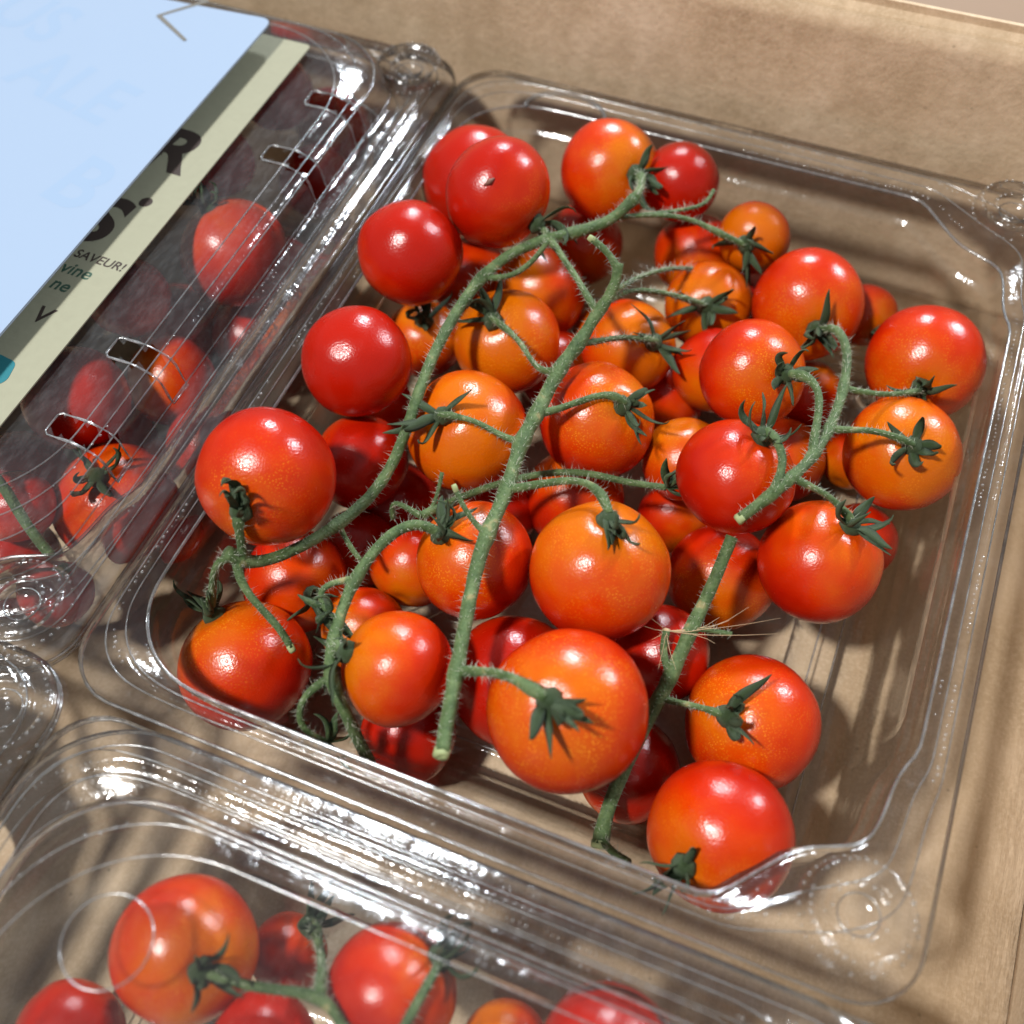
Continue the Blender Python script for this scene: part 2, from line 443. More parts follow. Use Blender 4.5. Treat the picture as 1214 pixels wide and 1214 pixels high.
["LJ",[-9.498,2.562,-2.432],1.0,[0.827,0.101,-0.553],0,0.9,"red tomato low at the left punnet wall beside the glossy rim streak"],
["LK",[-11.061,0.619,-2.679],1.023,[-0.093,-0.569,-0.817],0,0.9,"shaded red tomato low in the middle of the left punnet"],
["LM",[-8.832,-6.865,-1.422],0.69,[-0.444,-0.042,-0.895],0,0.9,"small red tomato under the left lid just above its near corner button"],
["LQ",[-8.094,-2.681,-1.856],0.906,[-0.297,-0.606,-0.738],0,0.9,"red tomato under the rim of the left punnet opposite the largest red tomato"],
["LR",[-10.944,8.189,-2.6],0.989,[-0.15,0.94,-0.305],0,0.9,"dark red tomato at the far right corner of the left punnet"],
["LS",[-10.765,-2.639,-2.909],0.853,[-0.602,-0.283,-0.746],0,0.9,"dark tomato deep behind the one with the spread calyx in the left punnet"],
["LN",[-10.358,6.095,-2.6],0.95,[0.011,-0.53,-0.848],0,0.9,"dark red tomato low at the far right wall of the left punnet"],
["LO",[-9.172,0.74,-2.483],0.926,[-0.546,-0.32,-0.774],0,0.9,"shaded red tomato low against the right wall of the left punnet"],
["LP",[-11.54,6.785,-0.7],0.959,[-0.478,-0.751,-0.454],0,0.9,"dark tomato under the far end of the paper label"],
["LT",[-9.918,-5.947,-0.472],0.718,[0.391,-0.576,-0.718],0,0.85,"red tomato under the left lid beside the hazy stem"],
["LU",[-9.262,-2.957,-2.874],0.726,[0.058,-0.996,0.074],0,0.7,"red tomato under the left lid strips above the spread calyx one"]]
VINES=[
["v1",[[-1.048,1.97,1.552],[-1.007,1.816,1.398],[-0.977,1.652,1.253],[-1.015,1.473,1.132],[-1.105,1.292,1.042],[-1.17,1.1,0.955],[-1.201,0.897,0.872],[-1.233,0.692,0.795],[-1.28,0.484,0.733],[-1.337,0.277,0.682],[-1.393,0.068,0.635],[-1.434,-0.146,0.593],[-1.454,-0.363,0.557],[-1.46,-0.582,0.527],[-1.463,-0.802,0.5],[-1.472,-1.022,0.481],[-1.486,-1.243,0.472],[-1.499,-1.464,0.466],[-1.504,-1.685,0.46],[-1.495,-1.906,0.455],[-1.469,-2.126,0.457],[-1.434,-2.345,0.459],[-1.397,-2.563,0.461],[-1.367,-2.782,0.465],[-1.345,-3.002,0.477],[-1.332,-3.223,0.492],[-1.322,-3.443,0.508],[-1.314,-3.664,0.52],[-1.305,-3.885,0.518],[-1.29,-4.106,0.5],[-1.264,-4.325,0.484],[-1.228,-4.543,0.471],[-1.188,-4.759,0.445],[-1.141,-4.975,0.438],[-1.09,-5.19,0.429],[-1.038,-5.405,0.417],[-0.985,-5.62,0.409],[-0.931,-5.835,0.408],[-0.876,-6.049,0.415],[-0.822,-6.264,0.42],[-0.767,-6.477,0.437],[-0.71,-6.69,0.461],[-0.653,-6.903,0.485],[-0.596,-7.115,0.509],[-0.538,-7.327,0.536],[-0.479,-7.538,0.566],[-0.421,-7.749,0.6]],[0.17,0.145],[[[[-1.434,-0.141,0.594],[-1.614,-0.13,0.451],[-1.813,-0.08,0.357],[-1.974,0.064,0.283],[-2.132,0.225,0.241],[-2.292,0.39,0.216],[-2.453,0.552,0.191],[-2.619,0.707,0.152],[-2.802,0.841,0.114],[-2.992,0.962,0.065],[-3.184,1.076,0.009],[-3.377,1.191,-0.042]],0.07,0,"W"],[[[-1.501,-1.842,0.455],[-1.746,-1.829,0.414],[-1.99,-1.774,0.408],[-2.232,-1.708,0.422],[-2.478,-1.66,0.428],[-2.727,-1.651,0.402],[-2.972,-1.663,0.351],[-3.216,-1.67,0.292]],0.07,0,"Y"],[[[-1.479,-1.143,0.476],[-1.284,-1.02,0.465],[-1.121,-0.855,0.47],[-0.956,-0.692,0.475],[-0.788,-0.532,0.478],[-0.615,-0.377,0.491],[-0.438,-0.228,0.495],[-0.239,-0.137,0.441],[-0.071,-0.19,0.293]],0.08,0,"V"],[[[-1.356,-2.88,0.467],[-1.148,-2.846,0.558],[-0.951,-2.79,0.667],[-0.753,-2.741,0.777],[-0.549,-2.701,0.88],[-0.342,-2.661,0.976],[-0.132,-2.64,1.071],[0.085,-2.665,1.142],[0.29,-2.766,1.152],[0.461,-2.921,1.142],[0.584,-3.115,1.113]],0.085,0,"Z"],[[[-1.271,0.516,0.741],[-1.15,0.677,0.63],[-1.073,0.858,0.51],[-0.994,1.04,0.392],[-0.913,1.221,0.274],[-0.83,1.398,0.152],[-0.747,1.571,0.024],[-0.641,1.734,-0.1],[-0.529,1.887,-0.232],[-0.415,2.034,-0.369],[-0.301,2.178,-0.507],[-0.184,2.325,-0.642]],0.07,0,"U"],[[[-1.12,1.261,1.028],[-1.083,1.481,0.978],[-1.032,1.689,0.898],[-0.976,1.896,0.816],[-0.904,2.094,0.725],[-0.819,2.278,0.619],[-0.726,2.45,0.499],[-0.621,2.611,0.375],[-0.51,2.766,0.247],[-0.394,2.915,0.117],[-0.278,3.061,-0.016],[-0.17,3.206,-0.157],[-0.058,3.344,-0.302],[0.057,3.478,-0.448],[0.174,3.609,-0.595],[0.293,3.74,-0.741],[0.414,3.872,-0.885]],0.07,0,"T"],[[[-0.978,1.59,1.205],[-0.958,1.78,1.091],[-0.937,1.97,0.978],[-0.917,2.162,0.866],[-0.893,2.353,0.754],[-0.867,2.543,0.643],[-0.835,2.732,0.531],[-0.797,2.92,0.418],[-0.754,3.107,0.305],[-0.708,3.293,0.193],[-0.656,3.478,0.08],[-0.6,3.661,-0.033],[-0.538,3.841,-0.148],[-0.47,4.018,-0.265],[-0.402,4.191,-0.387],[-0.345,4.36,-0.519],[-0.283,4.526,-0.653],[-0.215,4.689,-0.789],[-0.143,4.85,-0.925],[-0.069,5.009,-1.061],[0.007,5.168,-1.197],[0.084,5.326,-1.332],[0.162,5.485,-1.467],[0.24,5.645,-1.6]],0.06,0,None],[[[-1.154,1.168,0.984],[-1.309,1.324,0.975],[-1.445,1.494,0.941],[-1.583,1.662,0.91],[-1.724,1.828,0.879],[-1.865,1.994,0.845],[-2.01,2.156,0.815],[-2.163,2.313,0.8],[-2.311,2.473,0.768],[-2.46,2.632,0.738],[-2.614,2.788,0.716],[-2.769,2.942,0.698],[-2.926,3.096,0.682],[-3.082,3.25,0.666]],0.08,0,"E"],[[[-1.031,1.897,1.478],[-1.177,2.017,1.638],[-1.391,2.072,1.756],[-1.626,2.087,1.846]],0.085,1,None],[[[-1.304,-3.909,0.517],[-1.517,-3.854,0.609],[-1.712,-3.766,0.718],[-1.883,-3.65,0.839],[-2.03,-3.512,0.969]],0.06,1,None],[[[-0.794,-6.372,0.427],[-0.574,-6.339,0.53],[-0.398,-6.36,0.701],[-0.223,-6.385,0.873],[-0.045,-6.419,1.04],[0.145,-6.467,1.189],[0.351,-6.536,1.305],[0.58,-6.607,1.354],[0.811,-6.633,1.279]],0.095,0,"AC"]]],
["v2",[[-1.532,4.498,0.9],[-1.623,4.314,0.819],[-1.722,4.132,0.746],[-1.833,3.952,0.685],[-1.972,3.787,0.645],[-2.129,3.634,0.638],[-2.295,3.489,0.638],[-2.46,3.343,0.641],[-2.626,3.199,0.65],[-2.792,3.054,0.661],[-2.949,2.901,0.663],[-3.091,2.733,0.665],[-3.227,2.559,0.665],[-3.354,2.38,0.66],[-3.467,2.192,0.649],[-3.563,1.995,0.631],[-3.644,1.791,0.607],[-3.711,1.584,0.578],[-3.767,1.373,0.545],[-3.812,1.16,0.513],[-3.844,0.945,0.484],[-3.867,0.728,0.453],[-3.883,0.511,0.423],[-3.892,0.293,0.393],[-3.896,0.074,0.37],[-3.891,-0.146,0.356],[-3.88,-0.365,0.343],[-3.865,-0.584,0.331],[-3.845,-0.803,0.321],[-3.821,-1.022,0.312],[-3.793,-1.24,0.297],[-3.764,-1.455,0.264],[-3.744,-1.663,0.195],[-3.733,-1.863,0.103],[-3.73,-2.062,0.011],[-3.732,-2.264,-0.077],[-3.735,-2.468,-0.16],[-3.744,-2.675,-0.233],[-3.765,-2.886,-0.293],[-3.8,-3.097,-0.343],[-3.845,-3.31,-0.378],[-3.904,-3.521,-0.398],[-3.972,-3.73,-0.404],[-4.048,-3.936,-0.396],[-4.13,-4.14,-0.378],[-4.213,-4.341,-0.349],[-4.297,-4.541,-0.309],[-4.384,-4.737,-0.259],[-4.472,-4.93,-0.2],[-4.559,-5.119,-0.128],[-4.645,-5.303,-0.044],[-4.749,-5.48,0.034],[-4.853,-5.646,0.134],[-4.965,-5.781,0.266],[-5.1,-5.844,0.425],[-5.23,-5.875,0.6]],[0.14,0.13],[[[[-1.532,4.498,0.9],[-1.543,4.719,0.811],[-1.561,4.941,0.722],[-1.586,5.163,0.635],[-1.65,5.378,0.554],[-1.721,5.592,0.474],[-1.798,5.805,0.396]],0.11,0,"G"],[[[-5.019,-5.817,0.322],[-5.02,-5.72,0.537],[-5.05,-5.631,0.757],[-5.071,-5.549,0.981],[-5.091,-5.467,1.205]],0.1,0,"A"],[[[-5.16,-5.856,0.507],[-5.356,-5.895,0.369],[-5.489,-5.974,0.19],[-5.559,-6.02,-0.037],[-5.605,-6.087,-0.266],[-5.638,-6.166,-0.494],[-5.668,-6.247,-0.721],[-5.704,-6.327,-0.948]],0.09,0,"B"],[[[-5.091,-5.842,0.413],[-5.039,-6.03,0.3],[-4.881,-6.132,0.169],[-4.719,-6.229,0.041],[-4.541,-6.304,-0.082],[-4.35,-6.354,-0.196],[-4.158,-6.41,-0.308],[-3.986,-6.507,-0.422],[-3.826,-6.626,-0.534]],0.085,1,None],[[[-4.144,-4.175,-0.374],[-3.98,-4.321,-0.518],[-3.785,-4.434,-0.654],[-3.572,-4.522,-0.78]],0.06,0,None],[[[-3.713,1.577,0.577],[-3.5,1.664,0.56],[-3.287,1.753,0.55],[-3.11,1.892,0.602],[-2.96,2.048,0.686],[-2.836,2.212,0.792],[-2.752,2.384,0.925],[-2.677,2.554,1.064]],0.07,0,None],[[[-2.433,3.367,0.64],[-2.302,3.552,0.645],[-2.168,3.734,0.65],[-2.016,3.901,0.645],[-1.865,4.066,0.611],[-1.702,4.22,0.577],[-1.533,4.366,0.541],[-1.358,4.504,0.5],[-1.177,4.633,0.456],[-0.991,4.754,0.411],[-0.802,4.867,0.361],[-0.611,4.971,0.299],[-0.414,5.055,0.227],[-0.216,5.112,0.134],[-0.02,5.158,0.029],[0.176,5.205,-0.073],[0.373,5.256,-0.172],[0.569,5.307,-0.273],[0.767,5.356,-0.372]],0.07,0,"I"],[[[-1.355,4.506,0.5],[-1.2,4.66,0.45],[-1.042,4.813,0.401],[-0.885,4.967,0.355],[-0.728,5.122,0.313],[-0.567,5.275,0.276],[-0.407,5.429,0.243],[-0.267,5.602,0.212],[-0.192,5.805,0.239],[-0.213,6.02,0.3]],0.05,0,None]]],
["v3",[[-2.214,-3.947,0.104],[-2.406,-3.929,0.223],[-2.601,-3.98,0.312],[-2.748,-4.148,0.338],[-2.867,-4.341,0.336],[-2.961,-4.546,0.325],[-3.027,-4.761,0.303],[-3.073,-4.981,0.275],[-3.103,-5.204,0.248],[-3.117,-5.428,0.224],[-3.113,-5.653,0.201],[-3.094,-5.878,0.178],[-3.059,-6.099,0.151],[-3.009,-6.319,0.125],[-2.957,-6.538,0.106],[-2.908,-6.758,0.095],[-2.825,-6.967,0.074],[-2.689,-7.146,0.054],[-2.525,-7.294,0.01],[-2.377,-7.408,-0.113],[-2.289,-7.471,-0.311],[-2.235,-7.507,-0.528],[-2.179,-7.542,-0.744],[-2.12,-7.578,-0.96],[-2.058,-7.617,-1.174],[-1.994,-7.657,-1.387],[-1.93,-7.699,-1.6]],[0.12,0.13],[[[[-3.115,-5.363,0.231],[-3.303,-5.501,0.24],[-3.509,-5.61,0.272],[-3.634,-5.776,0.249],[-3.537,-5.951,0.133],[-3.344,-6.024,0.026]],0.07,0,None],[[[-2.984,-6.42,0.113],[-2.907,-6.508,0.141],[-2.829,-6.587,0.183],[-2.749,-6.651,0.244]],0.08,0,"AB"],[[[-2.742,-7.087,0.061],[-2.915,-7.238,-0.02],[-3.051,-7.407,-0.124],[-3.103,-7.603,-0.259],[-3.096,-7.785,-0.418],[-2.956,-7.873,-0.587],[-2.778,-7.851,-0.751],[-2.59,-7.803,-0.9]],0.075,0,None]]],
["v4",[[2.598,-2.024,0.543],[2.725,-1.872,0.643],[2.853,-1.716,0.738],[2.974,-1.545,0.811],[3.082,-1.356,0.849],[3.179,-1.156,0.847],[3.259,-0.953,0.806],[3.324,-0.751,0.741],[3.377,-0.549,0.664],[3.423,-0.344,0.592],[3.463,-0.136,0.526],[3.496,0.075,0.462],[3.523,0.286,0.4],[3.546,0.499,0.339],[3.566,0.712,0.28],[3.583,0.929,0.234],[3.596,1.147,0.192],[3.603,1.365,0.151],[3.604,1.584,0.112],[3.598,1.804,0.076],[3.584,2.023,0.044],[3.564,2.243,0.02],[3.537,2.463,-0.003],[3.502,2.681,-0.029],[3.457,2.895,-0.068],[3.385,3.103,-0.093],[3.287,3.3,-0.127],[3.178,3.485,-0.183],[3.062,3.642,-0.282],[2.934,3.718,-0.442],[2.799,3.743,-0.616]],[0.125,0.11],[[[[3.428,-0.322,0.585],[3.379,-0.106,0.586],[3.351,0.116,0.612],[3.322,0.337,0.636],[3.292,0.56,0.646],[3.262,0.779,0.683],[3.215,0.998,0.689],[3.101,1.19,0.687],[2.947,1.35,0.661],[2.76,1.434,0.579],[2.569,1.464,0.464]],0.095,0,"O"],[[[2.968,-1.555,0.808],[2.991,-1.338,0.87],[3.017,-1.119,0.928],[2.987,-0.902,0.982],[2.882,-0.707,1.031],[2.735,-0.538,1.052],[2.53,-0.443,1.045]],0.095,0,"Q"],[[[3.596,1.842,0.069],[3.8,1.906,0.002],[3.992,2.0,-0.069],[4.184,2.097,-0.137],[4.372,2.204,-0.2],[4.551,2.328,-0.255],[4.707,2.475,-0.324],[4.833,2.634,-0.42],[4.942,2.796,-0.532],[5.047,2.957,-0.649]],0.07,0,"M"],[[[3.554,0.582,0.316],[3.77,0.653,0.29],[3.954,0.777,0.234],[4.14,0.899,0.178],[4.33,1.01,0.112],[4.527,1.096,0.034],[4.728,1.157,-0.058],[4.929,1.207,-0.156],[5.131,1.259,-0.251]],0.075,0,"N"],[[[3.198,-1.114,0.842],[3.416,-1.087,0.723],[3.635,-1.011,0.618],[3.852,-0.966,0.493],[4.056,-0.973,0.342],[4.251,-1.005,0.18],[4.446,-1.04,0.021]],0.075,0,"R"]]],
["v5",[[2.548,-2.055,-0.039],[2.534,-2.242,-0.156],[2.521,-2.433,-0.267],[2.506,-2.627,-0.372],[2.488,-2.825,-0.469],[2.465,-3.026,-0.557],[2.438,-3.23,-0.639],[2.411,-3.435,-0.715],[2.387,-3.643,-0.787],[2.369,-3.853,-0.854],[2.353,-4.063,-0.922],[2.335,-4.266,-1.006],[2.312,-4.463,-1.104],[2.281,-4.66,-1.201],[2.245,-4.857,-1.295],[2.209,-5.055,-1.387],[2.176,-5.254,-1.476],[2.142,-5.454,-1.563],[2.109,-5.656,-1.648],[2.08,-5.859,-1.73],[2.056,-6.064,-1.81],[2.039,-6.27,-1.888],[2.027,-6.478,-1.963],[2.019,-6.686,-2.036],[2.017,-6.896,-2.107],[2.036,-7.105,-2.175],[2.093,-7.308,-2.24]],[0.14,0.16],[[[[2.246,-4.851,-1.292],[2.476,-4.87,-1.252],[2.688,-4.854,-1.151],[2.903,-4.856,-1.055],[3.123,-4.888,-0.977],[3.342,-4.931,-0.9]],0.07,0,"AD"],[[[2.072,-7.229,-2.215],[2.196,-7.363,-2.071],[2.331,-7.471,-1.915],[2.486,-7.548,-1.758],[2.644,-7.616,-1.6]],0.09,0,None],[[[2.313,-4.455,-1.1],[2.097,-4.323,-1.012],[1.979,-4.105,-0.889],[1.997,-3.857,-0.762]],0.09,0,None],[[[2.388,-3.638,-0.785],[2.613,-3.586,-0.765],[2.84,-3.541,-0.745],[3.07,-3.518,-0.735]],0.06,0,None]]],
["v6",[[-2.884,-3.341,-0.6],[-2.766,-3.156,-0.621],[-2.646,-2.972,-0.638],[-2.518,-2.794,-0.653],[-2.381,-2.623,-0.67],[-2.236,-2.457,-0.684],[-2.085,-2.297,-0.695],[-1.928,-2.143,-0.703],[-1.765,-1.995,-0.708],[-1.597,-1.854,-0.71],[-1.421,-1.721,-0.708],[-1.237,-1.601,-0.706],[-1.045,-1.493,-0.702],[-0.846,-1.4,-0.697],[-0.64,-1.323,-0.692],[-0.427,-1.265,-0.691],[-0.21,-1.231,-0.695],[0.009,-1.211,-0.7],[0.229,-1.196,-0.699],[0.448,-1.177,-0.686],[0.665,-1.15,-0.664],[0.882,-1.122,-0.633],[1.098,-1.097,-0.6]],[0.09,0.08],[[[[-2.774,-3.169,-0.619],[-2.756,-2.936,-0.522],[-2.782,-2.709,-0.414],[-2.833,-2.489,-0.3]],0.05,0,None],[[[-2.884,-3.341,-0.6],[-3.121,-3.292,-0.611],[-3.356,-3.237,-0.615],[-3.585,-3.174,-0.609],[-3.586,-3.255,-0.802],[-3.503,-3.366,-1.0]],0.07,0,None]]],
["vb",[[-2.316,-11.759,0.17],[-2.091,-11.739,0.18],[-1.868,-11.715,0.155],[-1.646,-11.68,0.127],[-1.427,-11.627,0.107],[-1.212,-11.559,0.089],[-0.997,-11.49,0.075],[-0.779,-11.431,0.067],[-0.555,-11.424,0.052],[-0.356,-11.524,0.034],[-0.18,-11.662,0.004],[-0.023,-11.82,-0.037]],[0.085,0.1],[[[[-0.69,-11.418,0.067],[-0.769,-11.275,-0.083],[-0.847,-11.134,-0.236],[-0.934,-11.005,-0.395],[-1.03,-10.892,-0.561],[-1.132,-10.79,-0.729],[-1.243,-10.688,-0.892],[-1.357,-10.585,-1.053],[-1.473,-10.48,-1.211],[-1.588,-10.374,-1.369]],0.09,0,"BC"]]],
["vb2",[[0.642,-10.272,-0.226],[0.672,-10.432,-0.029],[0.682,-10.633,0.127],[0.646,-10.874,0.196],[0.614,-11.127,0.198],[0.591,-11.38,0.176]],[0.08,0.09],[]],
["vl",[[-10.105,-5.926,0.87],[-9.939,-5.959,0.718],[-9.779,-6.01,0.566],[-9.632,-6.093,0.414],[-9.492,-6.192,0.264],[-9.351,-6.292,0.116],[-9.203,-6.384,-0.03],[-9.047,-6.464,-0.175],[-8.884,-6.536,-0.317],[-8.719,-6.604,-0.457],[-8.55,-6.668,-0.595],[-8.377,-6.727,-0.73]],[0.12,0.12],[]]]
PXL={"R": [-11.537, 1.526], "S": [-11.654, -0.813], "dot": [-10.829, 0.419], "saveur": [-11.145, -1.325], "vine": [-10.483, -1.73], "ne": [-10.686, -2.167], "v": [-10.956, -3.037], "teal": [[-10.888, -5.01], [-10.421, -4.453], [-10.514, -4.02], [-11.444, -3.9]]}
PXC={"mark": [[-13.773, 6.511], [-12.573, 6.429], [-13.363, 5.606], [-12.257, 4.95]], "text": [["ALE", [-15.457, 2.536], 1.9], ["B", [-12.416, -0.418], 2.0], ["US", [-17.488, 4.438], 1.9]]}
CARDX=-10.730
CARDY=6.226
DRY=[1.997, -3.857, -0.762]

# ------------------------------------------------------------------ table and cardboard box
def slab(name, x0, x1, y0, y1, z0, z1, mat, parent=None, seg=(1, 1), wav=0.0, bev=0.0):
    bm = bmesh.new()
    bmesh.ops.create_cube(bm, size=1.0)
    for v in bm.verts:
        v.co = Vector(((x0 + x1) / 2 + v.co.x * (x1 - x0), (y0 + y1) / 2 + v.co.y * (y1 - y0), (z0 + z1) / 2 + v.co.z * (z1 - z0))) * U
    if bev:
        bmesh.ops.bevel(bm, geom=list(bm.edges), offset=bev * U, segments=3, affect='EDGES')
    if wav:
        bmesh.ops.subdivide_edges(bm, edges=list(bm.edges), cuts=14, use_grid_fill=True)
        for v in bm.verts:
            p = v.co / U
            v.co += Vector((noise.noise(p * .12 + Vector((5, 0, 0))), noise.noise(p * .12), noise.noise(p * .16 + Vector((0, 9, 0))))) * wav * U
    me = bpy.data.meshes.new(name)
    bm.to_mesh(me)
    bm.free()
    me.materials.append(mat)
    me.polygons.foreach_set("use_smooth", [bool(wav or bev)] * len(me.polygons))
    o = bpy.data.objects.new(name, me)
    COL.objects.link(o)
    if parent:
        o.parent = parent
    return o

tt = slab("table_top", -70, 60, -60, 70, -7.6, -4.84, M['table'])
tag(tt, kind='structure')
FL = -4.2                    # top of the box floor
box = empty("cardboard_box")
tag(box, 'brown open cardboard box holding the punnets, its far wall rising behind', 'box')
slab("floor_panel", -22.4, 9.38, -27.4, 9.3, FL - .6, FL, M['card'], box, wav=.16)
slab("wall_panel", -23.0, 10.0, 9.3, 9.95, FL - .55, 3.05, M['card'], box, bev=.28, wav=.10)
slab("wall_panel", 9.4, 10.0, -27.4, 9.28, FL - .55, 3.0, M['card'], box, bev=.25, wav=.10)
slab("wall_panel", -23.0, -22.4, -27.4, 9.28, FL - .55, 3.0, M['card'], box, bev=.25, wav=.10)
fold = slab("corner_flap", 7.4, 9.35, 8.8, 9.2, FL + .1, 2.6, M['card'], box, bev=.2, wav=.05)

# ------------------------------------------------------------------ clear clamshell punnets
NQ = 56
def quarter_to_ring(Q):
    """Q: points from (hx,0) to (0,hy) in the first quadrant -> closed counterclockwise ring with NQ points a quarter"""
    P = [Vector((x, y)) for x, y in Q]
    d = [0.0]
    for a, b in zip(P, P[1:]):
        d.append(d[-1] + (b - a).length)
    out = []
    for i in range(NQ + 1):
        u = i / NQ
        s = (.5 - .5 * math.copysign(abs(1 - 2 * u) ** 1.25, 1 - 2 * u)) * d[-1]   # denser towards the corner
        j = max(k for k in range(len(d)) if d[k] <= s + 1e-9)
        j = min(j, len(P) - 2)
        t = (s - d[j]) / max(1e-9, d[j + 1] - d[j])
        out.append(P[j].lerp(P[j + 1], min(1, t)))
    q = out[:NQ]
    e = out[NQ]
    r1 = [Vector(p) for p in out]
    ring = []
    ring += [Vector((p.x, p.y)) for p in r1[:-1]]
    ring += [Vector((-p.x, p.y)) for p in reversed(r1[1:])]
    ring += [Vector((-p.x, -p.y)) for p in r1[:-1]]
    ring += [Vector((p.x, -p.y)) for p in reversed(r1[1:])]
    return ring

def rrect(hx, hy, r, n=14):
    Q = [(hx, 0), (hx, (hy - r) * .5)]
    for i in range(n + 1):
        a = math.pi / 2 * i / n
        Q.append((hx - r + r * math.cos(a), hy - r + r * math.sin(a)))
    Q += [((hx - r) * .5, hy), (0, hy)]
    return quarter_to_ring(Q)

def chaikin(Q, k=2):
    for _ in range(k):
        o = [Q[0]]
        for a, b in zip(Q, Q[1:]):
            o.append((a[0] * .75 + b[0] * .25, a[1] * .75 + b[1] * .25))
            o.append((a[0] * .25 + b[0] * .75, a[1] * .25 + b[1] * .75))
        o.append(Q[-1])
        Q = o
    return Q

def inset(ring, d):
    n = len(ring)
    out = []
    for i, p in enumerate(ring):
        t = (ring[(i + 1) % n] - ring[i - 1])
        nn = Vector((-t.y, t.x)).normalized()        # inward for a counterclockwise ring
        out.append(p + nn * d)
    return out

def lerp_ring(a, b, t):
    return [p.lerp(q, t) for p, q in zip(a, b)]

def loft(levels, fill=True):
    V, F = [], []
    n = len(levels[0])
    for L in levels:
        V += L
    for i in range(len(levels) - 1):
        for j in range(n):
            k = (j + 1) % n
            F.append((i * n + j, i * n + k, (i + 1) * n + k, (i + 1) * n + j))
    if fill:
        b = (len(levels) - 1) * n
        c = len(V)
        V.append(sum((Vector(v) for v in levels[-1]), Vector()) / n)
        for j in range(n):
            F.append((b + j, b + (j + 1) % n, c))
    return V, F

OUT = rrect(7.0, 8.72, 1.0)
OPEN = quarter_to_ring(chaikin([(6.32, 0), (6.32, 4.3), (6.32, 4.85), (6.08, 5.3), (6.0, 6.1), (5.85, 6.55), (5.35, 6.78), (4.95, 6.95), (4.4, 7.6), (4.0, 8.1), (3.4, 8.12), (0, 8.12)]))
OPEN_L = quarter_to_ring(chaikin([(6.32, 0), (6.32, 4.3), (6.34, 6.2), (6.3, 6.9), (5.95, 7.55), (5.3, 8.0), (4.6, 8.12), (3.4, 8.12), (0, 8.12)]))
OPEN = [a if a.x >= 0 else b for a, b in zip(OPEN, OPEN_L)]
FLOORR = rrect(5.75, 6.55, 1.3)
def ssm(a, b, x):
    t = max(0.0, min(1.0, (x - a) / (b - a)))
    return t * t * (3 - 2 * t)

def far_squash(ring, k):
    return [Vector((p.x, p.y * (k if p.y > 0 else 1))) for p in ring]

def z3(ring, z):
    return [Vector((p.x, p.y, z)) for p in ring]

def bead_rows(rows, r, parent, mat):
    """rows of tiny moulded pimples: geometry, joined into one part"""
    V, F = [], []
    for row in rows:
        for p, ax in row:
            p = Vector(p)
            b = len(V)
            rr = r * random.uniform(.7, 1.25)
            q = Vector((0, 0, 1)).rotation_difference(Vector(ax))
            V.append(p + q @ Vector((0, 0, rr * .8)))
            for lev, (cr, ch) in enumerate(((.6, .6), (1.0, .0))):
                for j in range(7):
                    a = 2 * math.pi * j / 7
                    V.append(p + q @ Vector((math.cos(a) * rr * cr, math.sin(a) * rr * cr, rr * ch)))
            for j in range(7):
                k = (j + 1) % 7
                F.append((b, b + 1 + j, b + 1 + k))
                F.append((b + 1 + j, b + 8 + j, b + 8 + k, b + 1 + k))
    o = mesh_obj("moulded_pimples", V, F, mat, parent)
    o['kind'] = 'stuff'
    return o

def make_button(x, y, z, parent, R=.80):
    prof = [(R * 1.12, 0), (R * 1.06, .05), (R, .16), (R * .93, .24), (R * .84, .24), (R * .74, .10), (R * .64, .05), (R * .58, .14), (R * .5, .20), (R * .42, .14), (R * .34, .04), (R * .2, .02), (0.02, .02)]
    V, F = [], []
    n = 44
    for r, h in prof:
        for j in range(n):
            a = 2 * math.pi * j / n
            rr = r * (1 + .03 * noise.noise(Vector((math.cos(a) * 2 + x, math.sin(a) * 2, h * 8))))
            V.append(Vector((math.cos(a) * rr, math.sin(a) * rr, h * 1.5)))
    for i in range(len(prof) - 1):
        for j in range(n):
            k = (j + 1) % n
            F.append((i * n + j, i * n + k, (i + 1) * n + k, (i + 1) * n + j))
    F.append(tuple((len(prof) - 1) * n + j for j in range(n)))
    o = mesh_obj("corner_button", V, F, M['plastic'], parent, loc=(x, y, z))
    for r, h in ((R * .38, .13),):
        V, F = tube([(r * math.cos(a * math.pi / 20), r * math.sin(a * math.pi / 20), h) for a in range(40)], .013, 6, closed=True)
        mesh_obj("moulded_ring", V, F, M['edge'], o)
    rows = []
    for r, h, step in ((R * .9, .37, .12), (R * .5, .305, .13), (R * 1.04, .11, .15)):
        m = int(2 * math.pi * r / step)
        rows.append([((math.cos(2 * math.pi * j / m) * r, math.sin(2 * math.pi * j / m) * r, h), (0, 0, 1)) for j in range(m) if random.random() < .8])
    bead_rows(rows, .034, o, M['edge'])
    return o

